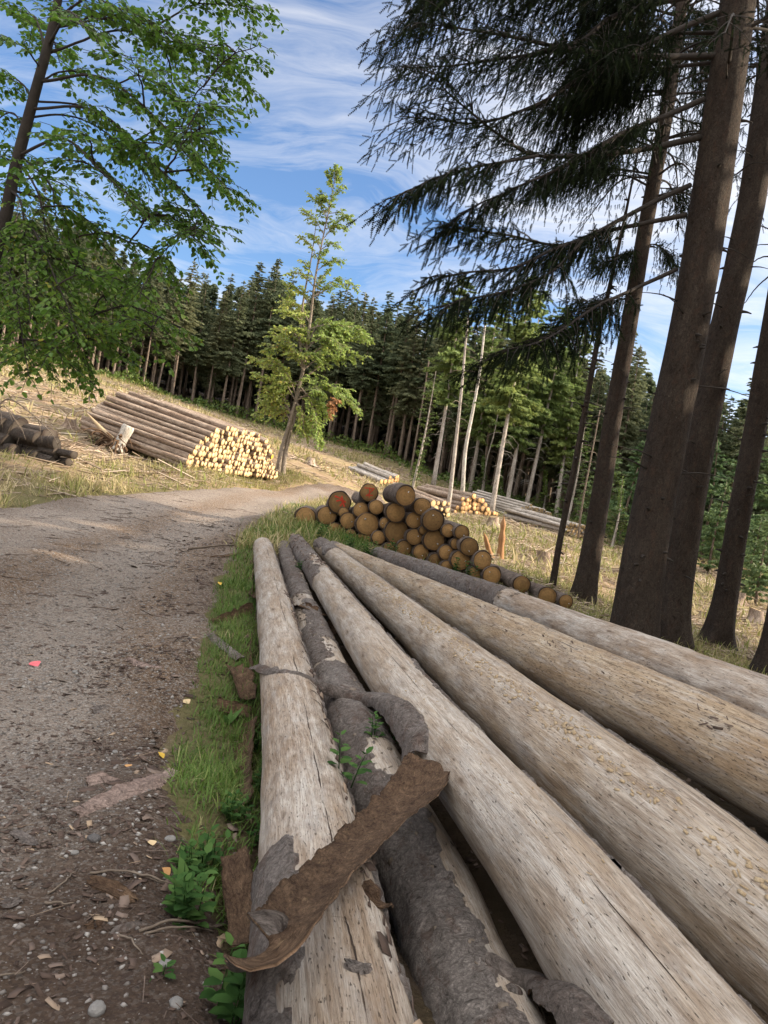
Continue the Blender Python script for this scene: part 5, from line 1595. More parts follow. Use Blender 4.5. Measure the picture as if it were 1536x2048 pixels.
# ---- forest spruces: a few kinds, each with its own trunk and crown, copied along the edge of the wood
def spruce_kind(seed, h, cb, rmax, r0, dens=1.0, shape=.85, droop=.45, needle=None, trunk=None, dead=True, card=1.0, ragged=.35):
    g = np.random.default_rng(seed)
    n = 14
    z = np.linspace(-.3, h, n)
    Q = np.stack([.12 * np.sin(z / h * 3 + seed) * z / h * 2, .1 * np.cos(z / h * 2.3 + seed) * z / h * 2, z], -1)
    V, Fs, uv = trunk_tube(Q, r0 * np.clip(1 - (z / h), 0.02, 1) ** .85 + .006, 10, .25, .04, seed)
    mt = MB(); mt.add(V, Fs, uv)
    if dead:
        for k in range(26):
            zz = g.uniform(.12 * h, cb + 1.0)
            a = g.uniform(0, 6.28); l = g.uniform(.3, 1.4)
            p = np.array([0, 0, zz])
            q = np.array([p, p + l * .5 * np.array([math.cos(a), math.sin(a), -.05]), p + l * np.array([math.cos(a), math.sin(a), -.35])])
            V, Fs, uv = tube(q, [.016, .01, .004], 4); mt.add(V, Fs, uv)
    mc = MB()
    zz = cb
    B0, D0, S0, W0 = [], [], [], []
    ztot = int((h - cb) / .32 * 7 * dens ** .5)
    for zz in cb + (h - cb - .15) * (1 - (1 - g.random(ztot)) ** .9):
        t = (zz - cb) / (h - cb)
        L0 = rmax * (1 - t) ** shape * min(1, .55 + 2.5 * t) + .12
        L0 *= 1 + .22 * math.sin(zz * 2.1 + seed) * math.sin(zz * .9 + seed * 2)
        nb = 1
        a0 = g.uniform(0, 6.28)
        for b in range(nb):
            a = a0 + b * 6.283 / nb + g.normal() * .25
            L = L0 * g.uniform(1 - ragged * 1.3, 1 + ragged * .5)
            if g.random() < .06: continue
            o = np.array([math.cos(a), math.sin(a), 0]); s_ = np.array([-math.sin(a), math.cos(a), 0])
            k = max(int(7 + L * 13 * dens), 5)
            s = np.sort(g.uniform(.08, 1, k))
            rise = .25 * (1 - t * .2) if t > .5 else .05
            pz = zz + L * (rise * s - droop * s ** 2 + .22 * s ** 3) + g.normal() * .03
            P = o * (s * L)[:, None]; P[:, 2] = pz
            for sg in (-1, 1):
                B0.append(P)
                dd = o * .75 + s_ * sg * g.uniform(.5, 1.0, k)[:, None] + UPZ * (-g.uniform(.3, 1.5, k))[:, None] * (1.0 if t < .75 else .3)
                D0.append(dd)
                S0.append(1.0 * card * (.15 + .30 * L * .5 * (1.15 - s)) * g.uniform(.7, 1.3, k))
                W0.append(np.full(k, .36))
            B0.append(P[-2:]); D0.append(np.repeat((o + UPZ * -.25)[None], 2, 0)); S0.append(np.full(2, .28 * card)); W0.append(np.full(2, .4))
    # the leader
    B0.append(np.array([[0, 0, h - .45]])); D0.append(np.array([[0, 0, 1.0]])); S0.append(np.array([.55])); W0.append(np.array([.18]))
    P, D, S, Wd = np.concatenate(B0), norm(np.concatenate(D0)), np.concatenate(S0), np.concatenate(W0)
    P[:, :2] += np.stack([np.interp(P[:, 2], z, Q[:, 0]), np.interp(P[:, 2], z, Q[:, 1])], -1)
    ex, ey, ez = perp(D)
    J = np.array([(0, 0, 0), (.22, .5, 0), (.3, .2, 0), (.55, .42, 0), (.62, .14, .0), (1, 0, 0), (.62, -.14, 0), (.55, -.42, 0), (.3, -.2, 0), (.22, -.5, 0)])
    JF = [np.array([(0, 1, 2), (2, 3, 4), (0, 8, 9), (6, 7, 8)]), np.array([(0, 2, 4, 5), (0, 5, 6, 8)])]
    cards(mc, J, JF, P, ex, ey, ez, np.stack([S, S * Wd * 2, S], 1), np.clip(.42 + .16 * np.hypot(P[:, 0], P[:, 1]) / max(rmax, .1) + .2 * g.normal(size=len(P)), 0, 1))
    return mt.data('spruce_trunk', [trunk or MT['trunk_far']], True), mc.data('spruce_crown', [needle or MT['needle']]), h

def put_tree(kind, P, h, label, group, name='spruce_tree', cat='tree', lean=.02, part=('trunk', 'crown')):
    o = empty(name, np.asarray(P) - (0, 0, .05), label, cat, group)
    o.rotation_euler = (random.gauss(0, lean), random.gauss(0, lean), random.uniform(0, 6.28))
    s = h / kind[2]
    o.scale = (s * random.uniform(.9, 1.12), s * random.uniform(.9, 1.12), s)
    link(part[0], kind[0], o)
    link(part[1], kind[1], o)
    return o

KF = [spruce_kind(200 + q, 17, c_, r_, .165, d_) for q, (c_, r_, d_) in enumerate([(7.5, 2.3, 1.0), (6.2, 2.6, 1.0), (8.6, 2.0, .9), (5.0, 2.4, 1.1), (7.0, 2.9, .85)])]
KD = [spruce_kind(230 + q, 17, 3.4 + q, 2.5, .2, .8) for q in range(3)]
KY = [spruce_kind(240 + q, 5, .3, 1.3, .07, .9, 1.0, .2, MT['needle_young'], None, False, .8) for q in range(3)]
KL = [spruce_kind(250 + q, 16, c_, 2.3, .17, .8, .6, .45, MT['needle_light'], MT['bark_grey'], True, 1.15, .5) for q, c_ in enumerate((4.6, 6.5))]

def edge_pt(u):
    i = np.clip(np.searchsorted(_es, u) - 1, 0, len(EDGE_W) - 2)
    f = (u - _es[i]) / (_es[i + 1] - _es[i])
    p = EDGE_W[i] * (1 - f) + EDGE_W[i + 1] * f
    return p, norm(p)
_es = np.concatenate([[0], np.cumsum(np.linalg.norm(np.diff(EDGE_W, axis=0), axis=1))])
# depth of the wood: a few rows, the front row told apart by its order along the edge
g = np.random.default_rng(77)
front = []
u = .5
while u < _es[-1]:
    front.append(u + g.uniform(-.5, .5)); u += g.uniform(1.4, 2.5)
spots = []
for u in front:
    p, nrm = edge_pt(u)
    p = p + nrm * g.uniform(-.4, 1.5)
    spots.append((p, 0))
for row, (dd, sp_) in enumerate([(2.4, 2.0), (4.6, 2.0), (7.0, 2.2), (10, 2.3)]):
    u = g.uniform(0, 2)
    while u < _es[-1]:
        p, nrm = edge_pt(u)
        spots.append((p + nrm * (dd + g.uniform(-1, 1)), row + 1))
        u += sp_ * g.uniform(.7, 1.3)
nf = 0
def hgt(p, row):
    px = proj(np.array([p[0], p[1], float(zt(p[0], p[1]))]))
    x = px[0]
    # surveyed tree tops along the skyline
    top = np.interp(x, [-200, 0, 60, 160, 250, 330, 400, 470, 530, 600, 700, 760, 820, 900, 1000, 1130, 1300, 1480, 1600],
                    [400, 415, 420, 455, 520, 545, 555, 540, 545, 585, 600, 605, 618, 640, 650, 690, 740, 770, 790])
    # height along the vertical whose picture leans with the camera
    hh = (px[1] - top) / math.cos(ROLL) / FPX * px[2]
    return float(np.clip(hh, 8, 24))
for p, row in spots:
    P = np.array([p[0], p[1], float(zt(p[0], p[1]))])
    q = proj(P)
    if q[0] < -150 or q[0] > W + 200:
        continue
    h = hgt(p, row) * g.uniform(.72, 1.08) + (1.0 if row == 0 else 0)
    right = sstep(900, 1100, q[0])
    kd = KF[g.integers(5)] if (row == 0 or g.random() < .5) and right < .6 else KD[g.integers(3)]
    if row == 0:
        lb = '%s spruce from the left in the front row of the dark wood' % ORD[min(nf, 48)]
        nf += 1
        put_tree(kd, P, h, lb, 'spruces in the front row of the wood')
    else:
        put_tree(kd, P, h, 'spruce standing deeper in the dark wood behind its front row', 'spruces deeper in the wood')

# beyond these rows the wood closes into one dark mass of trunks and low crowns
KM = spruce_kind(235, 17, 1.6, 2.7, .2, .42, card=2.3, dead=False)
def mesh_arrays(me):
    v = np.empty(len(me.vertices) * 3, np.float32); me.vertices.foreach_get('co', v)
    lv = np.empty(len(me.loops), np.int32); me.loops.foreach_get('vertex_index', lv)
    ls = np.empty(len(me.polygons), np.int32); me.polygons.foreach_get('loop_start', ls)
    lt = np.diff(np.append(ls, len(lv)))
    uvv = np.zeros((len(me.vertices), 2)); uvl = np.empty(len(me.loops) * 2, np.float32); me.uv_layers[0].data.foreach_get('uv', uvl)
    uvv[lv] = uvl.reshape(-1, 2)
    Fs = [lv[ls[lt == k_][:, None] + np.arange(k_)[None]] for k_ in np.unique(lt)]
    return v.reshape(-1, 3), Fs, uvv
mcv, mcf, mcu = mesh_arrays(KM[1]); mtv, mtf, mtu = mesh_arrays(KM[0])
mcr, mtr = MB(), MB()
for row, (dd, sp_) in enumerate([(12.5, 2.2), (15.5, 2.3), (19, 2.6), (24, 3.0), (30, 3.4)]):
    u = g.uniform(0, 2)
    while u < _es[-1]:
        p, nrm = edge_pt(u)
        p = p + nrm * (dd + g.uniform(-1.5, 1.5))
        u += sp_ * g.uniform(.7, 1.3)
        P = np.array([p[0], p[1], float(zt(p[0], p[1])) - .1])
        q = proj(P)
        if q[0] < -150 or q[0] > W + 200: continue
        s_ = hgt(p, 5) * g.uniform(.75, .98) / 17
        a = g.uniform(0, 6.28)
        Rm = np.array([[math.cos(a), -math.sin(a), 0], [math.sin(a), math.cos(a), 0], [0, 0, 1]]) * s_
        mcr.add(mcv @ Rm.T + P, [f for f in mcf], mcu)
        mtr.add(mtv @ Rm.T + P, [f for f in mtf], mtu)
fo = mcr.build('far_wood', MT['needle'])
tag(fo, kind='stuff')
tag(mtr.build('far_wood_trunks', MT['trunk_far'], None, True), kind='stuff')

# larches and bare poles before the wood on the right
def tree_px(kind, px, py, d, h, label, group, name, **kw):
    P = at(px, py, d)
    P[2] = float(zt(P[0], P[1]))
    return put_tree(kind, P, h, label, group, name, **kw)
GL = 'light green larches before the wood'
tree_px(KL[1], 868, 962, 54, 15.5, 'slender larch with a bare lower trunk, leftmost of the light green larches', GL, 'larch_tree')
tree_px(KL[0], 1015, 1002, 55, 16.5, 'thick-trunked larch with hanging yellow-green sprays behind the orange-ended stack', GL, 'larch_tree')
tree_px(KL[1], 985, 1015, 42, 14.0, 'larch whose bare trunk stands between the orange-ended stack and the farther dark stack', GL, 'larch_tree')
tree_px(KL[1], 1053, 1006, 56, 16, 'larch at the wood edge above the farther dark stack', GL, 'larch_tree')
tree_px(KL[0], 940, 985, 60, 16, 'broad yellow-green larch behind the pale birch-like pole', GL, 'larch_tree')
tree_px(KL[0], 1110, 1040, 57, 15, 'rightmost light green larch, left of the straight near spruce', GL, 'larch_tree')

def pole(pts, d, r0, r1, mat, label, name='bare_tree', twigs=10):
    Q = spline([at(px, py, d) for px, py in pts], 26)
    Q[0, 2] = float(zt(Q[0, 0], Q[0, 1])) - .1
    root = empty(name, Q[0], label, 'tree', 'bare thin trees before the wood')
    mb = MB(); V, Fs, uv = trunk_tube(Q, np.linspace(r0, r1, 26), 9, .3, .06, pts[0][0]); mb.add(V, Fs, uv)
    mb.build('trunk', MT[mat], root, True)
    mb = MB()
    for k in range(twigs):
        i = rng.integers(8, 25)
        a = rng.uniform(0, 6.28); l = rng.uniform(.3, 1.2)
        q = spline([Q[i], Q[i] + l * .5 * np.array([math.cos(a), math.sin(a), .05]), Q[i] + l * np.array([math.cos(a), math.sin(a), -.3])], 5)
        V, Fs, uv = tube(q, np.linspace(.018, .004, 5), 4); mb.add(V, Fs, uv)
    mb.build('branches', MT['twig'], root, True)
    return root, Q
pole([(898, 1008), (910, 900), (921, 800), (930, 700), (938, 620)], 34, .10, .04, 'bark_grey', 'bare grey pole tree in front of the orange-ended stack', twigs=16)
pole([(925, 988), (931, 900), (946, 820), (960, 740), (970, 650)], 47, .14, .06, 'birch', 'pale white-barked trunk between two grey trunks', twigs=18)
pole([(820, 955), (832, 880), (846, 800), (858, 720)], 60, .09, .05, 'trunk_far', 'thin dark stem left of the slender larch', twigs=8)
pole([(965, 1000), (972, 930), (990, 860), (1000, 800)], 58, .07, .03, 'bark_grey', 'leaning thin stem between the pale trunk and the thick larch', twigs=8)
pole([(1155, 1085), (1166, 1000), (1185, 900), (1200, 820)], 40, .06, .03, 'twig', 'slanting dead stem among the dense right-hand bushes', twigs=14)
pole([(1300, 985), (1312, 950), (1325, 880), (1335, 830)], 36, .05, .02, 'bark_grey', 'grey dead stem between the two near spruces', twigs=10)

# leafy crowns: leaves on twigs on limbs
def leafy(mbl, mbw, Q, r0, twig_len, n_twig, leaves, ls, t0=.25, droop=.4, spread=1.0, g=rng, leaf_lo=0.0, leaf_hi=1.0, wood=True, vert=(-.35, .2)):
    """dress a limb (points Q) with side twigs that carry leaves"""
    n = len(Q)
    T = norm(np.gradient(Q, axis=0))
    PP, DD = [], []
    for k in range(n_twig):
        t = t0 + (1 - t0) * (k + g.random()) / n_twig
        i = min(int(t * (n - 1)), n - 1)
        side = norm(np.cross(T[i], UPZ)) * (1 if k % 2 else -1)
        d = norm(T[i] * g.uniform(.5, 1.0) + side * g.uniform(.4, 1.1) * spread + UPZ * g.uniform(*vert))
        L = twig_len * (1.15 - .6 * t) * g.uniform(.6, 1.25)
        m_ = 7
        s = np.linspace(0, 1, m_)[:, None]
        q = Q[i] + d * s * L - UPZ * droop * L * s ** 2
        if wood:
            V, Fs, uv = tube(q, np.linspace(r0 * .28, .002, m_), 4, cap=False)
            mbw.add(V, Fs, uv)
        nl = max(int(leaves * L / twig_len), 3)
        sl = np.sort(g.uniform(.1, 1.02, nl))
        pl_ = np.stack([np.interp(sl, s[:, 0], q[:, c_]) for c_ in range(3)], -1)
        tw = norm(q[-1] - q[0])
        sd_ = norm(np.cross(tw, UPZ))
        sg = np.where(np.arange(nl) % 2, 1, -1)[:, None]
        dl = tw * g.uniform(.3, .9, (nl, 1)) + sd_ * sg * g.uniform(.5, 1.1, (nl, 1)) + UPZ * g.normal(-.35, .3, (nl, 1))
        PP.append(pl_); DD.append(norm(dl))
    P, D = np.concatenate(PP), np.concatenate(DD)
    k = len(P)
    up = norm(UPZ + g.normal(0, .4, (k, 3)))
    ey = norm(np.cross(up, D)); ez = np.cross(D, ey)
    s = ls * g.uniform(.65, 1.25, k)
    cards(mbl, LEAF, LEAF_F, P + D * .01, D, ey, ez, np.stack([s, s * .95, s], 1), np.clip(leaf_lo + (leaf_hi - leaf_lo) * np.clip(.45 + .22 * g.normal(size=k), 0, 1), 0, 1))

# ---- the yellow-green tree by the sunlit stack
d0 = 27.0
base = at(566, 944, d0); base[2] = float(zt(base[0], base[1]))
main = [at(px, py, d0) for px, py in [(566, 944), (572, 900), (583, 845), (592, 800), (606, 740), (614, 690), (622, 630), (630, 560), (645, 480), (660, 410), (672, 345)]]
main[0][2] = base[2] - .15
Q = spline(main, 60)
root = empty('broadleaf_tree', base, 'tall yellow-green broadleaf tree with a withered tuft, beside the sunlit stack', 'tree')
mw, ml, mbr = MB(), MB(), MB()
rad = np.interp(np.linspace(0, 1, 60), [0, .05, .25, .5, .8, 1], [.105, .085, .075, .05, .026, .01])
V, Fs, uv = trunk_tube(Q, rad, 12, .3, .06, 3); mw.add(V, Fs, uv)
Q2 = spline([at(px, py, d0 - .1) for px, py in [(556, 945), (562, 905), (578, 850), (590, 805)]], 20); Q2[0, 2] -= .1
V, Fs, uv = trunk_tube(Q2, np.linspace(.09, .055, 20), 10, .3, .06, 5); mw.add(V, Fs, uv)
Q3 = spline([Q[22], at(600, 680, d0 + .2), at(607, 600, d0 + .3), at(622, 520, d0 + .2), at(632, 450, d0 + .1)], 30)
V, Fs, uv = trunk_tube(Q3, np.linspace(.06, .012, 30), 8); mw.add(V, Fs, uv)
mw.build('trunk', MT['trunk_mid'], root, True)
mw = MB()
g = np.random.default_rng(5)
# limbs: trunk height (pixel row of the photo), tip
limbs = [(845, 520, 800), (830, 508, 745), (820, 545, 830), (800, 500, 715), (790, 535, 700), (770, 530, 770), (760, 512, 820), (740, 545, 660), (720, 530, 690), (700, 555, 640),
         (800, 700, 780), (780, 722, 800), (760, 730, 735), (740, 745, 690), (720, 735, 690), (700, 705, 650), (690, 690, 700), (680, 725, 655), (660, 690, 640), (650, 570, 625),
         (790, 660, 830), (770, 640, 860), (800, 610, 870), (820, 645, 890), (760, 640, 770), (740, 590, 700), (720, 630, 690), (700, 600, 650), (690, 650, 660), (670, 560, 600),
         (620, 570, 560), (600, 700, 560), (590, 720, 575), (580, 660, 540), (570, 575, 545), (560, 600, 520), (540, 690, 520),
         (520, 598, 475), (500, 620, 470), (480, 705, 430), (470, 600, 420), (460, 690, 460), (440, 618, 390), (430, 705, 440), (420, 640, 385), (400, 690, 370), (390, 655, 350), (380, 672, 342), (500, 680, 490), (450, 650, 410),
         (430, 670, 390), (410, 640, 400), (530, 650, 500), (470, 655, 440), (370, 668, 345), (360, 675, 338)]
rows = proj(Q)[:, 1]
low_ = lambda y: 1.0 if 600 < y < 800 else 0.0
for n_, (y0, tx, ty) in enumerate(limbs):
    i = int(np.argmin(np.abs(rows - y0)))
    b = Q[i]
    dz = g.uniform(-1.3, 1.3) * np.clip((y0 - 350) / 350, .2, 1)
    ty -= g.uniform(-25, 25) * low_(y0); y0 += 25 * low_(y0)
    tip = at(tx, ty, d0 + dz)
    q = spline([b, b + (tip - b) * .5 + UPZ * .16 * np.linalg.norm(tip - b), tip], 14)
    V, Fs, uv = tube(q, np.linspace(rad[i] * .42 + .006, .004, 14), 5, cap=False); mw.add(V, Fs, uv)
    low = y0 > 640
    L = np.linalg.norm(tip - b)
    leafy(ml, mw, q, .02, .7 if low else .45, int((14 if low else 11) * max(L, .7) + 4), 20 if low else 15, .11 if low else .10, .2, .3, g=g, vert=(-.5, .8),
          leaf_lo=.12 if tx > 610 else .35, leaf_hi=.85 if tx > 610 else 1.0)
mw.build('branches', MT['trunk_mid'], root, True)
ml.build('crown', MT['leaf_mid'], root)
ml = MB()
for tx, ty in [(672, 815), (662, 835), (680, 800), (668, 825)]:
    b = at(655, 790, d0 - .9); tip = at(tx, ty, d0 - .9)
    leafy(ml, MB(), spline([b, (b + tip) / 2, tip], 8), .01, .22, 8, 9, .10, .3, .5, g=g)
ml.build('withered_tuft', MT['leaf_brown'], root)

# ---- slim leafy sapling standing before the wood
def sapling(px0, py0, px1, py1, d, wdt, ls, label, mat='leaf_bush', nl=12, t0=.15, name='sapling_tree'):
    b = at(px0, py0, d); b[2] = float(zt(b[0], b[1])) - .05
    tp = at(px1, py1, d)
    Q = spline([b, (b + tp) / 2 + (.1, 0, 0), tp], 30)
    root = empty(name, b, label, 'tree')
    mb = MB(); V, Fs, uv = trunk_tube(Q, np.linspace(.085, .012, 30), 8, .2, .05, px0); mb.add(V, Fs, uv)
    mb.build('trunk', MT['bark_grey'], root, True)
    ml, mw = MB(), MB()
    leafy(ml, mw, Q, .03, wdt, nl * 4, 16, ls, t0, .35, 1.5, leaf_lo=.2, leaf_hi=1)
    mw.build('branches', MT['twig'], root, True)
    ml.build('crown', MT[mat], root)
sapling(826, 968, 872, 742, 44, .75, .13, 'slim ivy-clad sapling standing on the slope right of the yellow-green tree', nl=22, t0=.1)
sapling(1130, 1065, 1170, 850, 43, 1.6, .16, 'bushy green tree behind the slim dark trunk', nl=22, t0=.05)
sapling(1225, 1090, 1245, 960, 40, 1.4, .15, 'low leafy tree behind the straight near spruce', nl=18, t0=.05)
sapling(1190, 1080, 1225, 900, 46, 1.8, .16, 'rounded green tree between slim trunk and straight spruce', nl=22, t0=.1)
sapling(960, 1000, 968, 915, 58, 1.5, .16, 'understorey beech with bright leaves left of the thick larch', nl=18, t0=.1)
sapling(1000, 1010, 1000, 930, 56, 1.5, .16, 'understorey beech with bright leaves behind the orange-ended stack', nl=18, t0=.1)
sapling(1085, 1030, 1092, 940, 58, 1.7, .16, 'understorey beech with bright leaves above the farther dark stack', nl=18, t0=.1)
# young spruces in the clearing on the right
GYN = 'young spruces in the clearing on the right'
for n_, (px, py, d, h) in enumerate([(1290, 1100, 36, 3.6), (1325, 1110, 34, 3.0), (1345, 1080, 40, 5.5), (1240, 1082, 44, 6.5), (1420, 1130, 33, 4.2), (1490, 1170, 27, 3.0), (1515, 1185, 25, 3.4), (1535, 1150, 33, 5.0),
                                     (1440, 1140, 38, 6.5), (1400, 1120, 42, 7.0), (1560, 1160, 36, 6), (1475, 1130, 42, 7.5), (1520, 1130, 44, 8), (1290, 1075, 47, 8), (1355, 1095, 44, 7.5), (1190, 1078, 50, 7), (1620, 1180, 36, 6.5)]):
    P = at(px, py, d); P[2] = float(zt(P[0], P[1]))
    lb = '%s young spruce from the left along the right-hand clearing edge' % ORD[sorted([1290, 1325, 1345, 1240, 1420, 1490, 1515, 1535, 1440, 1400, 1560, 1475, 1520, 1291, 1355, 1190, 1620]).index(px if not (px == 1290 and h == 8) else 1291)]
    put_tree(KY[n_ % 3], P, h, lb, GYN, 'young_spruce')

# undergrowth along the foot of the wood
ml = MB()
n = 9000
u = rng.uniform(0, _es[-1], n)
pp = np.array([edge_pt(q)[0] + edge_pt(q)[1] * rng.normal(-.5, 1.6) for q in u])
hh = np.clip(.7 + 1.2 * fbm(u * .25, 0, 0, 3), .05, 2) * rng.random(n) ** 1.2
P = np.column_stack([pp, zt(pp[:, 0], pp[:, 1]) + hh])
D = norm(rng.normal(size=(n, 3)) + (0, 0, .4))
ex, ey, ez = perp(D)
cards(ml, LEAF, LEAF_F, P, ex, ey, ez, rng.uniform(.14, .32, n))
tag(ml.build('undergrowth', MT['leaf_bush']), kind='stuff')

# ---- the near spruces on the right
def limb_dress(mbn, mbw, Q, g, n_sec, sec_len, tw_len, dens=1.0, t0=.12, sp=.11, thin=1.0):
    """secondary shoots on both sides of a limb, each hung with needled twigs"""
    n = len(Q)
    T = norm(np.gradient(Q, axis=0))
    PP, DD, SS = [], [], []
    for k in range(n_sec):
        t = t0 + (1 - t0) * (k + g.random()) / n_sec
        i = min(int(t * (n - 1)), n - 1)
        side = norm(np.cross(T[i], UPZ)) * (1 if k % 2 else -1)
        d = norm(T[i] * g.uniform(.5, 1.1) + side * g.uniform(.5, 1.0) + UPZ * g.uniform(-.25, .2))
        L = sec_len * (.35 + .9 * (1 - t) + .25 * (t > .8)) * g.uniform(.6, 1.2)
        m_ = 8
        s = np.linspace(0, 1, m_)[:, None]
        q = Q[i] + d * s * L - UPZ * (.28 * L) * s ** 2
        V, Fs, uv = tube(q, np.linspace(.008, .0025, m_), 4, cap=False); mbw.add(V, Fs, uv)
        nt_ = max(int(L / sp * dens), 2)
        for j in range(nt_):
            f = (j + g.random()) / nt_
            c = q[0] + (q[-1] - q[0]) * f
            c = np.array([np.interp(f, s[:, 0], q[:, c_]) for c_ in range(3)])
            hd = norm(d * .35 + side * g.normal(0, .35) + np.cross(d, UPZ) * g.normal(0, .5) - UPZ * g.uniform(.5, 1.6))
            Lt = tw_len * g.uniform(.45, 1.25) * (1.1 - .5 * f)
            ns = max(int(Lt / .10), 1)
            for a in range(ns):
                PP.append(c + hd * (a * .10) - UPZ * .012 * a * a); DD.append(norm(hd - UPZ * .12 * a)); SS.append(.135 * (1 - .25 * a / max(ns, 1)))
            if g.random() < .5 and ns > 1:     # a side sprig
                PP.append(c + hd * .06); DD.append(norm(hd + g.normal(0, .6, 3))); SS.append(.10)
        PP.append(q[-1]); DD.append(norm(q[-1] - q[-2])); SS.append(.14)
        for f in np.linspace(.15, .95, max(int(L / .12), 2)):   # needles along the shoot itself
            PP.append(np.array([np.interp(f, s[:, 0], q[:, c_]) for c_ in range(3)])); DD.append(norm(d + g.normal(0, .25, 3))); SS.append(.12)
    P, D, S = np.array(PP), np.array(DD), np.array(SS)
    ex, ey, ez = perp(D)
    cards(mbn, SPRIG, SPRIG_F, P, ex, ey, ez, np.stack([S, S * thin, S * thin], 1), np.clip(.45 + .22 * g.normal(size=len(P)), 0, 1))

def near_spruce(px_pts, d, radii, label, limbs, seed, top=7.0, flare=.5, stubs=60, mat='trunk', seg=36, extra=(), gnarl=.05, fz=.45):
    P = [at(px, py, d) for px, py in px_pts]
    P[0][2] = float(zt(P[0][0], P[0][1])) - .12
    dirv = norm(P[-1] - P[-2])
    rr = list(radii)
    P.append(P[-1] + (dirv * .3 + UPZ * .7) * top); rr.append(rr[-1] * .45)
    Q4 = spline(np.column_stack([np.array(P), rr]), 90)
    Q, rad = Q4[:, :3], Q4[:, 3]
    root = empty('spruce_tree', P[0], label, 'tree')
    g = np.random.default_rng(seed)
    mb = MB()
    V, Fs, uv = trunk_tube(Q, rad, seg, flare, gnarl, seed, fz); mb.add(V, Fs, uv)
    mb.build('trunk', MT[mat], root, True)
    T, U, S = frames(Q)
    for k in range(stubs):
        i = g.integers(6, 80); a = g.uniform(0, 6.28); l = g.uniform(.05, .17) if g.random() < .7 else g.uniform(.2, .9)
        dd = np.array([math.cos(a), math.sin(a), g.uniform(-.15, .25)])
        b = Q[i] + dd * rad[i] * .93
        q = spline([b, b + dd * l * .5, b + dd * l + UPZ * -.12 * l], 5)
        r_ = .022 if l < .18 else .010
        V, Fs, uv = tube(q, np.linspace(r_ * 1.3, r_ * .4, 5), 6)
        mb = MB(); mb.add(V, Fs, uv)
        mb.build('branch_stub', MT['limb'], root, True)
    mn = MB()
    for n_, lm in enumerate(limbs):
        pts, kw = lm
        mw = MB()
        ds = kw.get('d', (0, -.8))
        W3 = [at(px, py, d + ds[0] + (ds[1] - ds[0]) * q / (len(pts) - 1)) for q, (px, py) in enumerate(pts)]
        q = spline(W3, 40)
        q = q + .03 * np.stack([fbm(np.linspace(0, 6, 40), n_ * 3.1, c_, 3) for c_ in range(3)], -1) * np.linspace(0, 1, 40)[:, None]
        V, Fs, uv = tube(q, np.linspace(kw.get('r', .04), .006, 40), 8); mw.add(V, Fs, uv)
        L = np.linalg.norm(np.diff(q, axis=0), axis=1).sum()
        if kw.get('n', 1):
            limb_dress(mn, mw, q, g, int(kw.get('n', 7) * L * 2.0), kw.get('sec', .8) * 1.15, kw.get('tw', .38) * 1.3, kw.get('dens', 1.0), kw.get('t0', .2), thin=kw.get('thin', 1.0))
        mw.build('branch', MT['limb'], root, True)
    for c_, rx, rz, nn_ in extra:          # whorls higher up, outside the picture or in its top corner
        for k in range(nn_):
            a = k * 6.283 / nn_ + g.normal() * .2
            zc = c_ + g.normal() * .25
            i = int(np.argmin(np.abs(Q[:, 2] - zc)))
            o_ = np.array([math.cos(a), math.sin(a), 0])
            L = rx * g.uniform(.7, 1.15)
            q = spline([Q[i], Q[i] + o_ * L * .5 + UPZ * .08 * L, Q[i] + o_ * L - UPZ * rz * L], 24)
            mw = MB()
            V, Fs, uv = tube(q, np.linspace(.028, .005, 24), 6); mw.add(V, Fs, uv)
            limb_dress(mn, mw, q, g, int(4.5 * L), .8, .38, .75, .15, sp=.15)
            mw.build('branch', MT['limb'], root, True)
    if mn.n:
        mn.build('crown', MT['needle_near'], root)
    return root, Q

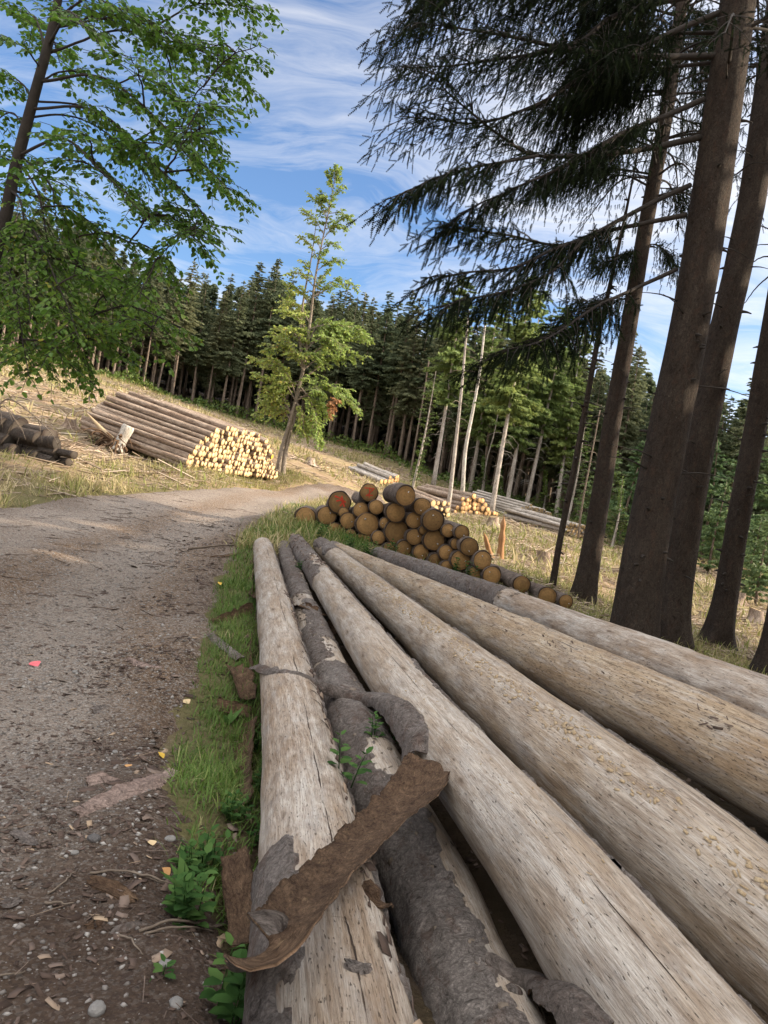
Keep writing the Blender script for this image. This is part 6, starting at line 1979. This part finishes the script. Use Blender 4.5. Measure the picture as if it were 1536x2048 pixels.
def cx(x): return 700 + .54427 * x     # bearings read off the enlarged top right quarter
def LM(pts, **kw): return ([(700 + .54427 * a, .54427 * b) for a, b in pts], kw)
limbs1 = [
    LM([(1345, 205), (1200, 208), (1050, 205), (850, 185), (600, 140), (370, 95), (230, 85)], r=.05, d=(0, -1.6), n=7, sec=1.0, tw=.34, dens=.8, thin=.8),
    LM([(1300, 365), (1150, 430), (1000, 490), (850, 575), (700, 650), (540, 720), (400, 790)], r=.04, d=(0, -1.3), n=7, sec=.8, tw=.34, dens=.8),
    LM([(1285, 505), (1100, 545), (950, 565), (690, 572), (560, 500), (450, 420), (350, 330), (300, 250)], r=.045, d=(0, -1.7), n=6, sec=.8, tw=.3, dens=.75, t0=.3, thin=.8),
    LM([(690, 572), (600, 590), (480, 610), (350, 640), (250, 680), (165, 720)], r=.02, d=(-1.1, -1.8), n=8, sec=.75, tw=.32),
    LM([(1250, 680), (1100, 750), (950, 830), (860, 880), (760, 910), (600, 985), (450, 1000), (290, 1010)], r=.035, d=(0, -1.4), n=6, sec=.8, tw=.32, dens=.8, t0=.25),
    LM([(1235, 790), (1080, 820), (900, 860), (760, 900), (600, 870), (480, 850), (330, 830)], r=.035, d=(0, -.8), n=7, sec=.75, tw=.32, dens=.8, t0=.3),
    LM([(1200, 990), (1050, 1060), (900, 1130), (800, 1200), (700, 1260), (560, 1290)], r=.03, d=(0, -1.5), n=7, sec=.85, tw=.34, t0=.3),
    LM([(860, 880), (740, 1000), (600, 1060), (480, 1090), (330, 1120)], r=.02, d=(-.8, -1.8), n=8, sec=.7, tw=.34, dens=.9),
    LM([(1360, 45), (1200, 110), (1100, 160), (950, 240), (820, 300), (700, 380), (500, 450), (330, 440), (180, 430)], r=.04, d=(0, -1.2), n=7, sec=.85, tw=.32, dens=.7, thin=.75),
    LM([(1370, -40), (1100, 20), (950, 70), (850, 150), (650, 200), (400, 240), (200, 250)], r=.045, d=(0, -1.4), n=8, sec=1.0, tw=.34, dens=.8, thin=.75),
    LM([(1380, -120), (1150, -60), (900, -40), (650, -30), (420, -20), (260, 0)], r=.045, d=(0, -1.3), n=9, sec=1.1, tw=.36, dens=.9),
    LM([(1400, -220), (1150, -180), (900, -170), (600, -160), (300, -120)], r=.045, d=(0, -1.0), n=7, sec=1.1, tw=.36),
    LM([(1340, 230), (1150, 250), (1000, 270), (860, 340), (760, 420)], r=.03, d=(.3, .9), n=10, sec=.9, tw=.42, dens=1.2),
    LM([(1350, 120), (1150, 130), (1000, 190), (880, 280), (820, 380)], r=.03, d=(.4, 1.2), n=11, sec=.9, tw=.45, dens=1.3),
]
near_spruce([(1262, 1300), (1284, 1140), (1309, 1000), (1334, 875), (1357, 760), (1388, 600), (1430, 330), (1477, 0), (1500, -150)], 10.0, [.30, .285, .268, .262, .258, .252, .245, .232, .22],
            'nearest thick spruce on the right whose long drooping limbs hang over the clearing', limbs1, 1, 6, .35, 70, extra=[(8.7, 2.3, .35, 6), (9.6, 2.2, .3, 6)])
def _avg(a, b, w_, n_, dd, **kw):
    A_, B_ = spline(np.array(limbs1[a][0], float), 9), spline(np.array(limbs1[b][0], float), 9)
    k_ = dict(r=.022, n=n_, sec=.8, tw=.34, dens=.8, thin=.85, t0=.25, d=dd); k_.update(kw)
    return ([tuple(q) for q in A_ * (1 - w_) + B_ * w_], k_)
limbs1 += [_avg(0, 8, .5, 6, (.2, .6)), _avg(8, 1, .5, 5, (0, -1.0)), _avg(1, 2, .5, 5, (.2, .4)), _avg(2, 4, .35, 5, (.2, .8)), _avg(2, 4, .7, 5, (0, -.5)), _avg(5, 7, .5, 5, (.2, .8)), _avg(6, 7, .5, 6, (0, -.6)),
           _avg(9, 0, .5, 6, (.3, .9)), _avg(9, 10, .5, 7, (0, -.5)), _avg(0, 1, .4, 5, (.4, 1.6)), _avg(9, 8, .4, 5, (.5, 1.8)), _avg(12, 13, .5, 9, (.6, 1.6), tw=.45)]
limbs0 = [
    LM([(1180, 330), (1000, 350), (880, 420), (800, 520)], r=.03, d=(0, .6), n=9, sec=.8, tw=.5, dens=1.0),
    LM([(1170, 420), (1290, 470), (1330, 540)], r=.02, d=(0, .5), n=8, sec=.7, tw=.4),
    LM([(1160, 480), (1000, 490), (900, 600)], r=.025, d=(0, -.6), n=9, sec=.8, tw=.5),
    LM([(1110, 640), (950, 620), (800, 640), (690, 680)], r=.025, d=(0, -.5), n=10, sec=.8, tw=.45),
    LM([(1090, 900), (1130, 900), (1180, 940)], r=.015, d=(0, -.3), n=12, sec=.7, tw=.4),
    LM([(1080, 930), (1020, 930), (960, 960)], r=.015, d=(0, -.4), n=14, sec=.7, tw=.4),
    LM([(1110, 690), (1200, 700), (1240, 760)], r=.015, d=(0, .3), n=9, sec=.7, tw=.4),
    LM([(1050, 1090), (930, 1110), (830, 1100)], r=.015, d=(0, .5), n=10, sec=.7, tw=.4),
    LM([(1190, 240), (1000, 230), (850, 300)], r=.03, d=(0, .5), n=11, sec=.9, tw=.5, dens=1.2),
    LM([(1200, 150), (1030, 130), (880, 200)], r=.03, d=(0, -.5), n=11, sec=.9, tw=.5, dens=1.2),
    LM([(1210, 60), (1030, 20), (880, 60)], r=.03, d=(0, .3), n=11, sec=.9, tw=.5, dens=1.2),
    LM([(1220, 30), (1300, 60), (1380, 150)], r=.03, d=(0, .6), n=11, sec=.8, tw=.5, dens=1.1),
    LM([(1190, 200), (1290, 240), (1350, 330)], r=.03, d=(0, .5), n=11, sec=.8, tw=.5, dens=1.1),
]
near_spruce([(1163, 1212), (1175, 1150), (1200, 1000), (1228, 820), (1251, 690), (1290, 460), (1334, 218), (1365, 0)], 15.0, [.215, .205, .19, .175, .165, .15, .135, .12],
            'straight spruce left of the nearest thick one, half of its crown in the picture', limbs0, 2, 5, .5, 50, extra=[(8.9, 1.7, .4, 6), (9.8, 1.9, .4, 7), (10.7, 1.9, .35, 7), (11.6, 2.0, .3, 8), (12.6, 1.9, .3, 8)])
near_spruce([(1336, 1320), (1350, 1190), (1378, 1010), (1406, 860), (1447, 660), (1500, 420), (1545, 110), (1560, 0)], 12.0, [.285, .26, .24, .225, .22, .21, .20, .19],
            'thick spruce standing close behind the nearest one, resin-scarred on its bark', [
                LM([(1540, 150), (1420, 130), (1300, 60)], r=.03, d=(0, .8), n=8, sec=.8, tw=.4),
                LM([(1535, 250), (1450, 300), (1330, 330)], r=.02, d=(0, .8), n=4, sec=.6, tw=.3),
                LM([(1500, 480), (1560, 470), (1640, 500)], r=.02, d=(0, .6), n=0),
                LM([(1420, 640), (1480, 600), (1560, 600)], r=.014, d=(0, -.5), n=0)], 3, 6, .5, 60, extra=[(9.4, 1.8, .35, 6)])
near_spruce([(1432, 1295), (1450, 1200), (1480, 1020), (1512, 850), (1532, 720), (1570, 500), (1610, 250)], 13.0, [.235, .20, .188, .18, .172, .16, .14],
            'thinner spruce near the right frame edge with a thick surface root', [
                LM([(1560, 940), (1500, 950), (1450, 1000)], r=.015, d=(0, -.4), n=0),
                LM([(1545, 1010), (1490, 1060), (1440, 1130)], r=.015, d=(0, -.3), n=0),
                LM([(1555, 850), (1500, 830), (1470, 870)], r=.012, d=(0, -.3), n=0)], 4, 5, .7, 70, fz=.35)
near_spruce([(1103, 1178), (1106, 1165), (1120, 1080), (1143, 965), (1173, 805), (1198, 670), (1240, 480), (1265, 360)], 15.0, [.075, .065, .062, .06, .055, .05, .035, .02],
            'slim dark spruce pole left of the straight near spruce', [
                LM([(950, 1130), (890, 1160), (850, 1210)], r=.012, d=(0, -.3), n=9, sec=.5, tw=.3),
                LM([(965, 1060), (920, 1090), (880, 1150)], r=.012, d=(0, .3), n=9, sec=.5, tw=.3),
                LM([(985, 870), (950, 900), (920, 960)], r=.012, d=(0, .3), n=8, sec=.5, tw=.3)], 5, 1.5, .3, 60, seg=14)
near_spruce([(1545, 1340), (1556, 1280), (1580, 1100), (1610, 850), (1650, 500)], 11.0, [.23, .2, .18, .17, .15], 'spruce trunk just cut by the right frame edge', [], 6, 6, .6, 10)

# dead twiggy branches in the gap at the right edge, hanging from the spruce outside
# ---- the broadleaf tree on the left
d0 = 7.2
def AL(px, py, dz=0.0): return at(px, py, d0 + dz)
mainp = [AL(-190, 1120), AL(-120, 850), AL(-48, 620), AL(2, 470), AL(30, 340), AL(62, 215), AL(92, 105), AL(110, 30), AL(128, -80), AL(140, -260)]
mainp[0][2] = float(zt(mainp[0][0], mainp[0][1])) - .1
Q = spline(mainp, 80)
rad = np.interp(np.linspace(0, 1, 80), [0, .3, .6, .85, 1], [.10, .07, .054, .038, .016])
root = empty('broadleaf_tree', mainp[0], 'leaning broadleaf tree on the left with drooping green leaf sprays', 'tree')
mw = MB(); V, Fs, uv = trunk_tube(Q, rad, 16, .3, .05, 8); mw.add(V, Fs, uv)
mw.build('trunk', MT['limb'], root, True)
g = np.random.default_rng(21)
ml = MB()
# where each limb leaves the trunk (row in the photo), where it ends, how far it comes forward or back
tips = [(300, 180, 560, .2), (330, 120, 600, -.3), (350, 250, 650, .4), (400, 160, 690, .2), (380, 60, 640, -.6), (280, 300, 500, .2), (250, 340, 420, -.2), (200, 330, 340, .3), (420, 20, 660, .4), (140, 400, 260, .2), (90, 420, 150, -.3), (60, 380, 80, .3), (220, 420, 440, -.4), (450, 60, 700, -.2),
        (30, 525, 85, -.3), (30, 540, 20, .4), (60, 495, 150, .2), (60, 440, 230, -.6), (100, 500, 190, .6), (20, 380, -30, 0), (40, 300, 40, -.5), (120, 440, 300, .3), (130, 400, 200, -.9),
        (150, 498, 405, .1), (160, 455, 375, -.5), (180, 410, 330, .8), (200, 380, 420, -.2), (215, 360, 300, -.9), (240, 310, 330, .5), (250, 412, 500, 0), (270, 340, 440, .6), (290, 390, 470, -.6), (300, 280, 420, -.9),
        (330, 355, 560, .3), (340, 300, 540, -.5), (370, 372, 660, .0), (380, 330, 640, .6), (400, 280, 600, -.8), (420, 250, 690, .3), (430, 300, 680, -.3), (450, 190, 770, .0), (470, 130, 700, .6), (480, 210, 650, -.6), (500, 90, 740, .2),
        (520, 60, 760, -.5), (560, 20, 720, .3), (300, 200, 460, .2), (230, 230, 300, -.4), (160, 250, 180, .4), (100, 260, 110, -.8), (80, 330, 110, .7), (50, 210, 20, .2), (20, 150, -40, 0), (350, 150, 560, .5), (420, 120, 620, -.4),
        (200, -20, 160, .3), (150, -30, 60, -.5), (260, -40, 260, .5), (330, -60, 330, -.2), (100, 20, 20, .6), (300, 40, 400, .9), (250, 60, 330, -.8), (360, 80, 480, -.5), (480, -20, 620, .2), (120, 120, 130, 1.0), (540, 160, 745, -.3),
        (-40, 480, -60, .2), (-40, 350, -80, -.4), (-60, 520, 30, .5), (330, 210, 560, .9), (250, 180, 400, 1.0), (180, 160, 260, -1.0), (90, 180, 60, -1.0), (90, 400, 100, .0), (150, 350, 240, 1.0),
        (430, 230, 600, .8), (450, 160, 680, -.9), (500, 60, 650, .9), (380, 240, 560, -.7), (470, 260, 720, .4), (110, 470, 120, .5), (140, 350, 180, -.3), (190, 300, 380, .7)]
rows = proj(Q)[:, 1]
prim = []
for n_, (y0, tx, ty, dz) in enumerate(tips):
    i = int(np.argmin(np.abs(rows - y0)))
    b = Q[i]
    tip = AL(tx, ty, dz * 1.3)
    if n_ % 4 and prim:      # most limbs fork off an earlier one
        cand = np.concatenate([q_[7:19] for q_ in prim])
        dd_ = np.linalg.norm(cand - tip, axis=1) + .6 * np.abs(cand[:, 2] - tip[2]) + 9 * (np.linalg.norm(cand - tip, axis=1) < .55)
        if dd_.min() < np.linalg.norm(tip - b) * .8:
            b = cand[int(np.argmin(dd_))]
    v = tip - b
    L = np.linalg.norm(v)
    q = spline([b, b + v * .35 + UPZ * .14 * L, b + v * .72 + UPZ * .07 * L, tip], 26)
    q = q + .02 * np.stack([fbm(np.linspace(0, 5, 26), n_ * 2.3, c_, 3) for c_ in range(3)], -1)
    prim.append(q)
    mw = MB()
    V, Fs, uv = tube(q, np.linspace(.007 + .004 * L, .003, 26), 6, cap=False); mw.add(V, Fs, uv)
    leafy(ml, mw, q, .012, .5, int(13 * L + 4), 18, .058, .22, .2, 1.0, g=g, vert=(-.2, .15), leaf_lo=.1 + .25 * sstep(450, 700, ty), leaf_hi=.8 + .2 * sstep(450, 700, ty))
    mw.build('branch', MT['limb'], root, True)
ml.build('crown', MT['leaf_left'], root)

# ---- the rest of the stand to the right of the photograph: it shades the road, the logs and the dark pile
KS = [spruce_kind(270 + q, 18, cbq, 2.9, .24, .8, .8, .4, card=1.25) for q, cbq in enumerate((2.5, 4.0))]
g = np.random.default_rng(9)
n_ = 0
for x, y in STAND:
    P = ground(x, y)
    put_tree(KS[n_ % 2], P, g.uniform(15, 20), 'spruce of the stand right of the logs', 'spruces of the stand to the right')
    n_ += 1

for o_ in bpy.data.objects:          # the finest twigs are past counting
    if o_.name.startswith('branches') and o_.parent is not None:
        o_['kind'] = 'stuff'
SKY_STRENGTH, EXPOSURE, CLX, CLY = .10, 1.05, 8.8, 1.9
# ------------------------------------------------------------------ light, sky, render settings
SUN_AZ, SUN_EL = R(85.0), R(24.0)      # clockwise from +Y
sd = bpy.data.lights.new('sun', 'SUN')
sd.energy = 4.7
sd.angle = R(.6)
sd.color = (1.0, .83, .62)
so = bpy.data.objects.new('sun', sd)
col.objects.link(so)
sv = Vector((math.sin(SUN_AZ) * math.cos(SUN_EL), math.cos(SUN_AZ) * math.cos(SUN_EL), math.sin(SUN_EL)))
so.rotation_euler = sv.to_track_quat('Z', 'Y').to_euler()
so.location = (20, 0, 20)

w = bpy.data.worlds.new('World')
bpy.context.scene.world = w
w.use_nodes = True
nt = w.node_tree
nt.nodes.clear()
class WT(NT):
    def __init__(self, t):
        self.t = t
k = WT(nt)
sky = k.n('TexSky', sky_type='NISHITA', sun_disc=False, sun_elevation=SUN_EL, sun_rotation=SUN_AZ)
sky.air_density = 1.0; sky.dust_density = .6; sky.ozone_density = 2.0
tc = k.n('TexCoord').outputs['Generated']
sx = k.n('SeparateXYZ', {0: tc})
zz = k.math('ADD', k.math('MAXIMUM', sx.outputs[2], 0.0), .12)
pl = k.n('CombineXYZ', {0: k.math('DIVIDE', sx.outputs[0], zz), 1: k.math('DIVIDE', sx.outputs[1], zz), 2: 0.0}).outputs[0]
warp = k.n('VectorMath', {0: pl, 1: k.n('VectorMath', {0: k.n('TexNoise', {'Vector': pl, 'Scale': .9, 'Detail': 4.0}).outputs[1], 'Scale': 1.1}, operation='SCALE').outputs[0]}, operation='ADD').outputs[0]
st = k.map(warp, (.55, 1.5, 1), (CLX, CLY, 0), (0, 0, R(18)))
c1 = k.noise(st, 1.0, 9, .62, .5)
c2 = k.noise(k.map(warp, (1.4, 5.0, 1), (3, 1, 0), (0, 0, R(28))), 1.0, 8, .65, .8)
dens = k.math('ADD', k.math('MULTIPLY', c1, .72), k.math('MULTIPLY', c2, .36))
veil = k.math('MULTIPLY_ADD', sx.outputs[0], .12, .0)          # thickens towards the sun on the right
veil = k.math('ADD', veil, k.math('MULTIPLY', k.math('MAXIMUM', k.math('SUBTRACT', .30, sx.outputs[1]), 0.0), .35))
veil = k.math('ADD', veil, k.ramp(sx.outputs[2], [(.60, 0), (.85, .3)]))  # extra out-of-view cloud behind and overhead, put in for fill
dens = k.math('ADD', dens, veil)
cl = k.ramp(dens, [(.43, 0), (.56, .44), (.70, .85), (.82, 1)])
glow = k.n('VectorMath', {0: tc, 1: tuple(sv)}, operation='DOT_PRODUCT').outputs['Value']
gl = k.math('POWER', k.math('MAXIMUM', glow, 0.0), 6.0)
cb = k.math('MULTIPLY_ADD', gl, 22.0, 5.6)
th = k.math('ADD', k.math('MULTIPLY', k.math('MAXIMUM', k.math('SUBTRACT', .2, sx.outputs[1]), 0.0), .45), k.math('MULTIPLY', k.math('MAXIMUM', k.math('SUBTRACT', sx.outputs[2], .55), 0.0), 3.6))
cb = k.math('MULTIPLY_ADD', th, 5.2, cb)      # unseen cloud overhead and behind, brightened as added fill light
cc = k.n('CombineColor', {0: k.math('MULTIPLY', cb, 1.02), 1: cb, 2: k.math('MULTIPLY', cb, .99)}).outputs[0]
skyc = k.mix(1.0, sky.outputs[0], (.80, .93, 1.10), 'MULTIPLY')
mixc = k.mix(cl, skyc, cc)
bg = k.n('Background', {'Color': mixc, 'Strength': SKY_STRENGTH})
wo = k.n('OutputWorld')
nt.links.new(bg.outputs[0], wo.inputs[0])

scn = bpy.context.scene
scn.view_settings.view_transform = 'Standard'
scn.view_settings.look = 'None'
scn.view_settings.gamma = 1.0
scn.view_settings.exposure = EXPOSURE
scn.render.engine = 'CYCLES'
scn.cycles.use_denoising = True
scn.cycles.max_bounces = 7
scn.cycles.diffuse_bounces = 4
scn.cycles.transmission_bounces = 4
scn.cycles.use_adaptive_sampling = True
scn.cycles.adaptive_threshold = .02
scn.cycles.sample_clamp_indirect = 6.0
